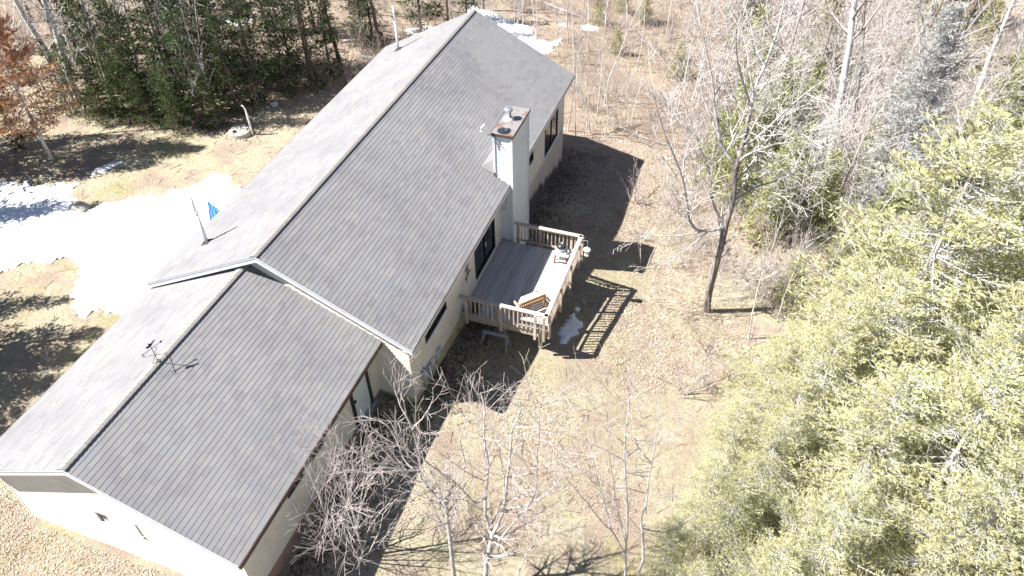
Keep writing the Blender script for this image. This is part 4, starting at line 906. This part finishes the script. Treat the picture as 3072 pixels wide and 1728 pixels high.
# ------------------------------------------------------------------ prototypes
c_tall = dict(step=.35, wander=.10, up=.05, rmin=.011, dens=(2.4, 1.6, 1.0), ang=(28, 58), ratio=.34, lev=2, lmax=3.5)
p_asp = [Proto(tree_thing('aspen_tree', *bare_tree(31+i, 13, .13, dict(c_tall, lev=3, dens=(2.2, 1.5, 1.1)), .45), 'bark_grey', 'bark_twig')) for i in range(2)]
p_birch = [Proto(tree_thing('birch_tree', *bare_tree(41+i, 14, .19, dict(c_tall, lev=3, dens=(2.2, 1.5, 1.1)), .4, .09), 'bark_birch', 'bark_twig', kt=9)) for i in range(2)]
p_dark = [Proto(tree_thing('bare_tree', *bare_tree(51+i, 12, .15, dict(c_tall, lev=3, dens=(2.2, 1.5, 1.1)), .3, .06), 'bark_brown', 'bark_brush')) for i in range(2)]
p_sap = [Proto(tree_thing('sapling', *bare_tree(61+i, 6.5, .035, dict(c_tall, rmin=.007, lev=2, dens=(2.6, 1.4, 1), ratio=.2, ang=(18, 40), up=.08), .3, .05), 'bark_pale', 'bark_pale', kt=5)) for i in range(3)]
p_yng = [Proto(tree_thing('young_tree', *bare_tree(65+i, 6.5, .06, dict(c_tall, step=.22, wander=.12, rmin=.0075, lev=3, dens=(4.2, 3.0, 2.2), ratio=.46, ang=(30, 65), up=.03), .15, .12), 'bark_pale', 'bark_pale', kt=6)) for i in range(2)]
def shrub(seed, n, H, spread, sm):
    r_ = np.random.default_rng(seed); S = []; cfg = dict(step=.2, wander=.13, up=.05, rmin=.0065, dens=(3.2, 2.2), ang=(20, 50), ratio=.4, lev=2)
    T = []
    for i in range(n):
        a = r_.random()*6.28; d = np.array([math.cos(a)*spread, math.sin(a)*spread, 1]); b = np.array([*(r_.normal(0, .10, 2)), -.06]); rows = []
        grow(r_, rows, b, d, H*r_.uniform(.6, 1.1), .014, 2, cfg); T += rows[:3]; S += rows[3:]
    o = bpy.data.objects.new('shrub', None); COL.objects.link(o); stuff(link('stems', seg_mesh('stems', T, sm, 4), o)); stuff(link('twigs', seg_mesh('twigs', S, sm, 3), o)); return o
p_shr = [Proto(shrub(71, 12, 2.0, .5, 'bark_twig')), Proto(shrub(72, 9, 2.6, .35, 'bark_brush')), Proto(shrub(73, 14, 1.5, .7, 'bark_pale')), Proto(shrub(74, 8, 3.2, .4, 'bark_twig'))]
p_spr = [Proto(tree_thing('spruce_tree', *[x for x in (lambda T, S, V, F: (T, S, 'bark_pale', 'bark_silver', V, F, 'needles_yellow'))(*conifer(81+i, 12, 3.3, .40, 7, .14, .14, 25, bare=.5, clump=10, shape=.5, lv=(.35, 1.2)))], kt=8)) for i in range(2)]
p_con = [Proto(tree_thing('fir_tree', *(lambda T, S, V, F: (T, S, 'bark_dark', 'bark_brown', V, F, 'needles_dark'))(*conifer(91+i, 8, 1.9, .38, 6, .2, .22, 12, low=.03, bare=.12)))) for i in range(2)]
p_fir = [Proto(tree_thing('young_fir', *(lambda T, S, V, F: (T, S, 'bark_grey', 'bark_twig', V, F, 'needles_fir'))(*conifer(101+i, 3.4, 1.35, .24, 6, .16, .17, 14, low=.04, bare=.1)))) for i in range(2)]
p_mid = [Proto(tree_thing('fir_tree', *(lambda T, S, V, F: (T, S, 'bark_dark', 'bark_brown', V, F, 'needles_mid'))(*conifer(95+i, 5, 1.7, .34, 6, .18, .2, 13, low=.02, bare=.2, shape=.6)))) for i in range(2)]
p_rust = Proto(tree_thing('dead_fir', *(lambda T, S, V, F: (T, S, 'bark_pale', 'bark_twig', V, F, 'needles_rust'))(*conifer(111, 8.5, 2.7, .28, 8, .2, .16, 22, low=.22, bare=.3, shape=.6)), kt=8))
p_silv = Proto(tree_thing('dead_spruce', *(lambda T, S, V, F: (T, S, 'bark_silver', 'bark_silver', V, F, 'needles_silver'))(*conifer(112, 9, 1.7, .24, 9, .16, .12, 34, low=.06, bare=.5, droop=.7, shape=.42))))
# ------------------------------------------------------------------ planting: spruces by the camera side of the yard
SPR = ((18.7, 6.6, 1.12, 'tallest yellow-green spruce of the thicket, its spire level with the stout birch'), (16.5, 3.4, .62, 'mid-sized yellow-green spruce growing right behind the pale log'), (15.4, .9, .46, 'low bushy yellow-green spruce on the lawn edge below the pale log'), (14.6, -1.2, .40, 'smallest yellow-green spruce, pushed out onto the lawn next to the slender pale trees'),
       (17.7, .9, .70, None), (20.2, 3.0, .88, None), (16.8, -2.2, .60, None), (21.2, 6.6, .95, None), (20.2, -.9, .75, None), (22.6, 10.2, .95, None), (23.2, 3.2, .85, None), (23.6, -.6, .8, None), (18.6, 9.8, .62, 'yellow-green spruce between the tallest spruce and the maple'), (15.6, -3.4, .48, None), (14.3, 1.6, .36, None), (15.3, 4.4, .42, None), (13.9, -.4, .33, None), (13.2, -2.4, .30, None), (17.6, 4.2, .75, None), (19.5, .8, .8, None), (15.8, 2.2, .5, None), (17.4, 8.2, .55, None), (25.6, 7.5, 1.0, None), (26.5, 13.5, 1.05, None), (19.4, -4.2, .65, None), (22.5, -4.0, .75, None), (16.6, 6.2, .5, 'yellow-green spruce above the pale log, facing the maple'), (14.0, -3.6, .34, None))
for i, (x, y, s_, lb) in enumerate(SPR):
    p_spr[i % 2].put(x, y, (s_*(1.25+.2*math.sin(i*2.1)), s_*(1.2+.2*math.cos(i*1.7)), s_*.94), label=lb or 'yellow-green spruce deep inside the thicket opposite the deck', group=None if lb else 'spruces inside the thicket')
# understorey of the right-hand woods
for i in range(46):
    for _ in range(20):
        x, y = RG.uniform(10.5, 30), RG.uniform(11, 42)
        if ok_spot(x, y) and math.hypot(x-12.8, y-10.2) > 1.8 and not (x < 13 and y < 14): break
    p_fir[i % 2].put(x, y, RG.uniform(.8, 1.7), label='young green fir under the bare trees past the maple', cat='fir', group='young firs of the woods past the maple')
for i in range(150):
    for _ in range(20):
        x, y = RG.uniform(9.5, 31), RG.uniform(12, 46)
        if x > 9.5+max(0, 14-y)*.8: break
    p_shr[i % 4].put(x, y, RG.uniform(.7, 1.35), label='tangled bare shrub in the woods past the maple', cat='shrub', group='bare shrubs of the woods past the maple')
for i in range(34):
    x, y = RG.uniform(13.5, 36), RG.uniform(22, 55); pr = (p_asp[i % 2], p_dark[i % 2], p_asp[(i+1) % 2])[i % 3]
    pr.put(x, y, RG.uniform(.6, 1.0), label='bare grey tree of the mixed woods past the maple' if pr in p_asp else 'brown-barked bare tree of the mixed woods past the maple', group='bare grey trees past the maple' if pr in p_asp else 'brown bare trees past the maple')
for i in range(84):
    for _ in range(30):
        x, y = RG.uniform(12, 30), RG.uniform(9, 40)
        if math.hypot(x-12.8, y-10.2) > 2.2 and x > 11+max(0, 16-y)*.55: break
    p_yng[i % 2].put(x, y, RG.uniform(.6, 1.15), label='pale twiggy young tree in the woods past the maple', group='pale young trees past the maple')
for i in range(26):
    for _ in range(30):
        x, y = RG.uniform(11, 21), RG.uniform(10, 24)
        if math.hypot(x-12.8, y-10.2) > 2.0 and x > 11+max(0, 16-y)*.5: break
    p_fir[i % 2].put(x, y, RG.uniform(.7, 1.35), label='young green fir close behind the maple', cat='fir', group='young firs close behind the maple')
p_birch[0].put(17.2, 23.0, 1.25, 1.0, label='stout white birch with black-scarred bark in the woods', group=None).rotation_euler = (-.08, .17, 1.0)
for x, y, s_ in ((21, 35, 1), (24.9, 33, 1.0), (27.5, 30, .95)): p_birch[1].put(x, y, s_, label='slimmer white birch far back in the woods', group='far white birches')
p_silv.put(19.6, 20.6, 1.2, label='silvery dead spruce hung with lichen beside the stout birch')
# pale aspen saplings behind the house
for i, (x, y) in enumerate([(-.37,27.97),(-1.06,30.54),(3.78,20.68),(4.39,20.2),(4.85,20.62),(4.95,21.0),(3.6,23.56),(4.96,22.25),(4.78,24.8),(6.53,22.13),(6.62,23.73),(3.55,30.88),(5.49,30.2),(7.44,26.5),(-2.37,29.69),(-4.39,31.22),(-3.84,30.85),(-.86,34.29),(.71,31.72),(2.14,31.29),(4.56,35.81),(6.61,35.08),(8.84,25.14)]+[(RG.uniform(-3, 13), RG.uniform(21, 46)) for _ in range(46)]):
    p_sap[i % 3].put(x, y, RG.uniform(.75, 1.25), label='thin pale sapling in the brush behind the far gable', cat='sapling', group='pale saplings behind the house')
for i in range(110):
    x, y = RG.uniform(-9, 13), RG.uniform(21.5, 48); p_shr[(i*3) % 4].put(x, y, RG.uniform(.5, 1.05), label='low bare shrub in the clearing behind the far gable', cat='shrub', group='shrubs of the clearing behind the house')
for i in range(12):
    x, y = RG.uniform(-2, 12), RG.uniform(30, 48); p_fir[i % 2].put(x, y, RG.uniform(.4, .8), label='small green fir in the clearing behind the far gable', cat='fir', group='small firs of the clearing')
for i in range(16):
    x, y = RG.uniform(-12, 22), RG.uniform(42, 62); p_dark[i % 2].put(x, y, RG.uniform(.7, 1.1), label='brown bare tree at the back of the clearing', group='brown trees at the back of the clearing')
# clump of thin stems by the deck shadow
for x, y, s_ in ((9.55, 12.18, .62), (9.9, 11.9, .55), (9.62, 11.85, .45)): p_sap[1].put(x, y, s_, label='slender sapling of the clump at the tip of the chimney shadow', cat='sapling', group='sapling clump by the chimney shadow')
p_shr[2].put(5.57, 19.6, .95, label='dense brown shrub just off the far corner of the house', cat='shrub')
p_shr[0].put(8.6, 16.2, 1.05, label='leaning bare shrub at the edge of the house shadow', cat='shrub')
p_shr[3].put(10.4, 16.6, 1.0, label='tall bare shrub between house shadow and maple', cat='shrub')
for x, y in ((9.4, 13.9), (11.2, 12.9), (12.0, 15.0)): p_shr[2].put(x, y, .75, label='low pale shrub near the foot of the maple', cat='shrub', group='low shrubs near the maple')
p_shr[1].put(-8.3, 19.9, 1.25, label='round brown bush at the roof edge below the dark firs', cat='shrub')
for x, y in ((12.6, 4.8), (13.4, 5.6), (14.0, 6.6), (13.2, 7.6), (14.6, 8.4)): p_shr[(0, 3)[int(x*10) % 2]].put(x, y, .95, label='pale bare shrub between the maple and the spruces', cat='shrub', group='shrubs between maple and spruces')
for x, y, s_ in ((14.6, 9.2, 1.15), (15.6, 10.8, 1.0), (16.6, 8.8, 1.1)): p_sap[0].put(x, y, s_, label='tall thin sapling between the maple and the spruces', cat='sapling', group='saplings between maple and spruces')
# ------------------------------------------------------------------ left-hand woods
p_rust.put(-17.2, 7.71, 1.0, label='rust-orange dead fir with a pale bare lower trunk at the lawn edge')
ll = 'dark green fir along the lawn edge behind the well cover'
for i, (x, y, s_) in enumerate(((-17.76, 11.9, .5), (-15.67, 12.2, .85), (-13.86, 12.1, .6), (-12.51, 12.9, 1.0), (-11.9, 14.6, .75), (-11.5, 16.0, 1.15), (-10.7, 17.4, .85), (-10.0, 18.6, 1.05), (-9.6, 20.0, .8), (-14.6, 13.9, 1.2), (-19.4, 11.4, .5), (-19.3, 8.0, .4))): p_con[i % 2].put(x, y, s_, label=ll, group='dark firs along the lawn edge')
for i, (x, y, s_) in enumerate(((-18.65, 14.83, .85), (-16.53, 16.67, 1.05), (-13.25, 18.07, 1.1), (-12.26, 20.2, .95), (-15.37, 18.6, 1.1), (-20.88, 15.02, .9), (-14.3, 16.2, 1.1), (-24, 17, .8), (-26, 22, .8), (-15, 24.5, .5), (-12.5, 25, .5), (-28, 27, .8), (-18.2, 17.6, 1.0))): p_con[i % 2].put(x, y, s_, label='dark fir standing back among the bare trunks', group='dark firs within the woods')
p_asp[0].put(-17.65, 12.59, 1.0, 2.0, label='straight grey aspen trunk rising in front of the dark firs')
for x, y, s_ in ((-20.05, 12.63, 1.0), (-21.0, 13.1, 1.0)): p_birch[1].put(x, y, s_*.92, label='pale birch of the pair beside the rust-orange fir', group='birch pair by the orange fir')
for i, (x, y, s_) in enumerate(((-22.64, 14.9, 1.15), (-10.06, 18.86, .95), (-9.3, 20.6, .9))): p_dark[i % 2].put(x, y, s_, label='dark bare trunk at the margin of the firs', group='dark bare trunks at the fir margin')
p_asp[1].put(-15.93, 14.89, 1.0, label='grey bare tree in the heart of the dark firs')
for i, (x, y, s_) in enumerate(((-16.6, 12.1, .8), (-14.9, 11.7, .55), (-13.2, 11.9, .7), (-18.6, 11.4, .75), (-12.0, 12.9, .6), (-17.2, 11.1, .45), (-15.4, 12.6, 1.1), (-18.2, 13.0, 1.1))): p_mid[i % 2].put(x, y, s_, label='lighter green young fir skirting the dark firs at the lawn edge', cat='fir', group='young firs skirting the dark firs')
for i, (x, y, s_) in enumerate(((-18.4, 14.0, 1.2), (-19.6, 16.5, 1.3), (-15.0, 15.6, 1.2), (-21.8, 12.4, 1.2), (-23.5, 16.2, 1.3), (-13.3, 14.6, 1.0), (-17.0, 18.5, 1.4), (-11.2, 20.5, 1.1), (-25.2, 12.6, 1.3), (-22.4, 20.4, 1.3))): p_yng[i % 2].put(x, y, s_, label='pale twiggy young tree standing among the dark firs', group='pale young trees among the dark firs')
p_sap[0].put(-12.08, 13.03, 1.0, label='thin white dead stem in front of the dark firs', cat='sapling')
for i in range(34):
    x, y = RG.uniform(-38, -9), RG.uniform(19, 46)
    if x < -24: y -= 6
    pr = (p_asp[i % 2], p_dark[i % 2])[i % 2]
    pr.put(x, y, RG.uniform(.6, 1.0), label='grey bare tree deep in the woods beyond the firs' if pr in p_asp else 'brown bare tree deep in the woods beyond the firs', group='grey bare trees beyond the firs' if pr in p_asp else 'brown bare trees beyond the firs')
for i in range(90):
    x, y = RG.uniform(-36, -8), RG.uniform(17, 42)
    if x < -18: y -= 6
    if math.hypot(x+10, y-15) < 3: continue
    p_shr[(1, 0, 1, 3)[i % 4]].put(x, y, RG.uniform(.5, 1.1), label='bare shrub on the forest floor among the dark firs', cat='shrub', group='shrubs among the dark firs')
for i in range(40):
    a = RG.uniform(.15, 2.6); r_ = RG.uniform(58, 95); x, y = r_*math.cos(a)*1.0, 8+r_*math.sin(a)*.95
    pr = (p_asp[i % 2], p_dark[i % 2], p_con[i % 2])[i % 3]
    pr.put(x, y, RG.uniform(.9, 1.3), label=('grey bare tree on the far edge of the woods', 'brown bare tree on the far edge of the woods', 'dark fir on the far edge of the woods')[i % 3], group=('grey far-edge trees', 'brown far-edge trees', 'far-edge firs')[i % 3])
for i in range(16):
    x, y = RG.uniform(18, 42), RG.uniform(44, 62); (p_fir[i % 2] if i % 2 else p_con[0]).put(x, y, RG.uniform(.8, 1.5), label='young green fir at the back of the birch woods' if i % 2 else 'dark fir at the back of the birch woods', cat='fir', group='young firs behind the birches' if i % 2 else 'dark firs behind the birches')
for i in range(44):
    for _ in range(30):
        x, y = RG.uniform(8, 30), RG.uniform(18, 46)
        if x > 8+max(0, 24-y)*.5: break
    p_yng[i % 2].put(x, y, RG.uniform(.7, 1.3), label='pale twiggy young tree in the woods past the maple', group='pale young trees past the maple')
for i in range(60):
    x = RG.uniform(-38, -5); y = RG.uniform(22, 40)-(6 if x < -24 else 0)
    if i % 5 == 0: p_con[i % 2].put(x, y, RG.uniform(.6, 1.1), label='dark fir standing back among the bare trunks', group='dark firs within the woods')
    elif i % 5 in (1, 2): p_dark[i % 2].put(x, y, RG.uniform(.6, 1.0), label='brown bare tree deep in the woods beyond the firs', group='brown bare trees beyond the firs')
    else: p_shr[1 if i % 2 else 0].put(x, y, RG.uniform(.9, 1.5), label='bare shrub on the forest floor among the dark firs', cat='shrub', group='shrubs among the dark firs')
# trees standing further left; their shadows fall across the lawn
for x, y, s_ in ((-12.2, -3.4, 1.05), (-11.3, -5.4, 1.0), (-13.2, -4.9, 1.2), (-12.6, -7.2, 1.0), (-14.2, -2.2, .9), (-11.4, -4.2, .9), (-12.4, -5.8, 1.15), (-10.6, -6.6, .8)): p_con[0].put(x, y, s_, label='dark fir past the open end of the snowy lawn', group='firs past the snowy lawn')
for x, y, s_ in ((-19.0, 2.0, 1.2), (-20.6, .9, 1.2), (-20.4, 4.6, 1.45), (-22.0, 5.6, 1.4), (-21.6, 7.2, 1.1), (-23.5, 3.6, 1.4)): p_con[1].put(x, y, s_, label='dark fir beyond the rust-orange fir', group='firs beyond the orange fir')
for i, (x, y) in enumerate(((-22, 5.4), (-25, 3.5), (-21, 7.4), (-27.5, 2.0))): p_asp[i % 2].put(x, y, .9, label='tall bare aspen beyond the rust-orange fir', group='aspens beyond the orange fir')
# ------------------------------------------------------------------ rock, log and litter
def lump(name, x, y, r, h, mat, label, cat, seed):
    r_ = np.random.default_rng(seed); g = G(); prof = []; k = 12; V = []; F = []
    for i, (rr_, zz_) in enumerate(((1, -.2), (1.03, .15), (.85, .55), (.5, .9), (.15, 1))):
        for j in range(k): a = 6.283*j/k; q = rr_*r*(1+r_.normal(0, .12)); V.append((x+q*math.cos(a)*1.3, y+q*math.sin(a), gh(x, y)+zz_*h*(1+r_.normal(0, .08))))
    for i in range(4):
        for j in range(k): F.append([i*k+j, i*k+(j+1) % k, (i+1)*k+(j+1) % k, (i+1)*k+j])
    F.append(list(range(4*k, 5*k))); o = g.add(V, F).build(name, mat, None, None, True); return tag(o, label, cat)
lump('rock', -13.3, 5.05, .34, .26, 'concrete', 'grey-brown rock sticking out of the snow sheet', 'rock', 3)
lump('stone', 8.05, 8.0, .10, .06, 'concrete', 'small pale stone in the shade below the bird feeder', 'stone', 5)
g = G(); g.tube([(14.3, 4.35, gh(14.3, 4.35)+.08), (14.9, 4.2, gh(14.9, 4.2)+.1), (15.6, 3.9, gh(15.6, 3.9)+.1)], [.12, .11, .09], 10); tag(g.build('log', 'old_wood', None), 'weathered pale log lying against the spruce thicket', 'log')
for i, (x0, y0, x1, y1, r_) in enumerate(((-11.5, 24.5, -8.8, 26.5, .12), (-9.5, 23.2, -6.8, 23.9, .10), (-2.5, 37, 1.0, 36, .12), (10.5, 22, 13.5, 20.5, .10), (-24, 16, -21, 18.5, .12))):
    g = G(); n = 6; g.tube([(x0+(x1-x0)*k/n, y0+(y1-y0)*k/n, gh(x0+(x1-x0)*k/n, y0+(y1-y0)*k/n)+r_*.6+.01*(k % 2)) for k in range(n+1)], [r_*(1-.4*k/n) for k in range(n+1)], 9); tag(g.build('fallen_log', 'bark_grey', None), 'grey fallen log on the forest floor', 'log', 'fallen logs')
def scatter(name, n, area, size, mat, lift, label, up_=.35, seed=1, excl=None, blade=False):
    r_ = np.random.default_rng(seed); X = r_.uniform(area[0], area[1], n); Y = r_.uniform(area[2], area[3], n)
    keep = ~((X > -4.3) & (X < 4.45) & (Y > .3) & (Y < 17.6)) & ~((X > -4.2) & (X < 3.35) & (Y > -7.2) & (Y < .4)); 
    if excl is not None: keep &= excl(X, Y)
    X, Y = X[keep], Y[keep]; n = len(X); Z = gz(X, Y)+wob(X, Y)+lift
    B = np.stack([X, Y, Z], -1); N = np.array([0, 0, 1.])+r_.normal(0, up_, (n, 3)); N /= np.linalg.norm(N, axis=1, keepdims=True)
    a = np.cross(N, r_.normal(size=(n, 3))); a /= np.linalg.norm(a, axis=1, keepdims=True); b = np.cross(N, a); s_ = size*r_.uniform(.5, 1.4, n)[:, None]
    if blade:
        dv = N; V = np.stack([B-a*s_*.05, B+a*s_*.05, B+dv*s_+a*s_*.01], 1).reshape(-1, 3); F = np.arange(n*3).reshape(-1, 3)
    else:
        V = np.stack([B-a*s_, B+b*s_*.55+N*s_*.15, B+a*s_, B-b*s_*.55+N*s_*.1], 1).reshape(-1, 3); V[:, 2] += .012; F = np.arange(n*4).reshape(-1, 4)
    o = stuff(link(name, raw_mesh(name, V, F, mat))); o['label'] = label; o['category'] = 'leaves' if not blade else 'grass'; return o
rn = lambda X, Y, th, k=.45: (np.sin(X*k+1.5*np.sin(Y*k*.8))+np.sin(Y*k*1.3+1.2*np.sin(X*k*.7+2))) > th
scatter('leaf_litter', 90000, (3.2, 15, -9, 21), .036, 'leaf_dry', .006, 'dry fallen leaves over the lawn on the deck side', seed=5, excl=lambda X, Y: ((rn(X, Y, .55, .8) & (np.sin(X*37+Y*91) > -.2)) | ((Y > 5.5+2*np.sin(X)) & rn(X, Y, -.5, .7))) & ~((Y > 4.4) & (Y < 8.7) & (X < 7.5)))
needles('leaf_shaded', (.05, .034, .028), (.11, .075, .058), (.24, .175, .135), .05)  # leaf tone darkened to deepen the house shade on the ground
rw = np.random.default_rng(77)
scatter('leaf_drift', 42000, (3.2, 7.4, -8, 19), .042, 'leaf_shaded', .008, 'brown leaves with shade painted in, drifted along the foot of the long wall', seed=15, excl=lambda X, Y: (rw.random(len(X)) < np.exp(-((X-np.where(Y < .4, 3.2, 4.4))/1.15)**2)) & ~((Y > 4.4) & (Y < 8.7) & (X < 7.5) & (X > 5.5)))
scatter('leaf_litter', 26000, (-6, 8, -11, -6.2), .032, 'leaf_dry', .006, 'dry fallen leaves drifted against the garage gable', seed=6)
scatter('leaf_litter', 60000, (-24, 14, 12, 42), .05, 'leaf_dry', .006, 'dry fallen leaves on the forest floor behind the house', seed=7, excl=lambda X, Y: (Y > 18) | (X < -9))
scatter('dry_grass', 50000, (-20, -4.4, -8, 14), .05, 'grass_dry', -.005, 'matted dry grass of the snowy lawn', 1.1, 8, blade=True)
scatter('dry_grass', 50000, (4.5, 17, -9, 14), .05, 'grass_dry', -.005, 'matted dry grass of the lawn on the deck side', 1.1, 9, excl=lambda X, Y: ~((Y > 4.4) & (Y < 8.7) & (X < 7.5)), blade=True)

def undergrowth(name, n, area, h, mat, label, seed, excl):
    r_ = np.random.default_rng(seed); X = r_.uniform(area[0], area[1], n); Y = r_.uniform(area[2], area[3], n); k = excl(X, Y); X, Y = X[k], Y[k]; n = len(X); Z = gz(X, Y)
    p = np.stack([X, Y, Z-.03], -1); d = np.array([0, 0, 1.])+r_.normal(0, .38, (n, 3)); rows = []; L = h*r_.uniform(.4, 1.3, n)[:, None]; rad = r_.uniform(.004, .009, n)
    q = p+d*L*.5; d2 = d+r_.normal(0, .3, (n, 3)); e = q+d2*L*.5; d3 = d+r_.normal(0, .55, (n, 3)); e3 = q+d3*L*.35; d4 = d+r_.normal(0, .55, (n, 3)); e4 = (q+p)*.5+d4*L*.4
    rows = [np.c_[p, q, rad, rad*.8], np.c_[q, e, rad*.8, rad*.5], np.c_[q, e3, rad*.7, rad*.5], np.c_[(q+p)*.5, e4, rad*.7, rad*.5]]
    o = stuff(link(name, seg_mesh(name, np.vstack(rows), mat, 3))); o['label'] = label; o['category'] = 'undergrowth'
undergrowth('undergrowth', 22000, (9, 32, 11, 48), 1.15, 'bark_pale', 'pale dead stalks and brambles under the woods past the maple', 31, lambda X, Y: (X > 9.5+np.maximum(0, 15-Y)*.9) & rn(X, Y, -1.0, .9))
undergrowth('undergrowth', 13000, (-10, 13, 21, 50), .8, 'bark_brush', 'brown dead stalks in the clearing behind the far gable', 32, lambda X, Y: rn(X, Y, -.8, .8) & ~((X > -7.5) & (X < .6) & (Y > 28) & (Y < 34.5)))
undergrowth('undergrowth', 8000, (-36, -8, 14, 44), .7, 'bark_brush', 'brown dead stalks on the floor among the dark firs', 33, lambda X, Y: (Y > 18-np.clip((-10-X)*.5, 0, 6)) & rn(X, Y, -.8, .8))

def sticks(name, n, area, label, seed, excl):
    r_ = np.random.default_rng(seed); X = r_.uniform(area[0], area[1], n); Y = r_.uniform(area[2], area[3], n); k = excl(X, Y); X, Y = X[k], Y[k]; n = len(X)
    a = r_.uniform(0, 6.28, n); L = r_.uniform(.1, .6, n); X2, Y2 = X+np.cos(a)*L, Y+np.sin(a)*L; rad = r_.uniform(.004, .011, n)
    S = np.c_[X, Y, gz(X, Y)+wob(X, Y)+.012, X2, Y2, gz(X2, Y2)+wob(X2, Y2)+.012+r_.uniform(0, .03, n), rad, rad*.6]
    o = stuff(link(name, seg_mesh(name, S, 'bark_brown', 3))); o['label'] = label; o['category'] = 'sticks'
sticks('fallen_sticks', 1500, (4.7, 16, -9, 20), 'fallen twigs strewn over the lawn on the deck side', 41, lambda X, Y: ~((Y > 4.2) & (Y < 8.9) & (X < 7.8)))
sticks('fallen_sticks', 900, (-20, -5, -8, 18), 'fallen twigs strewn over the snowy lawn', 42, lambda X, Y: X < -5)
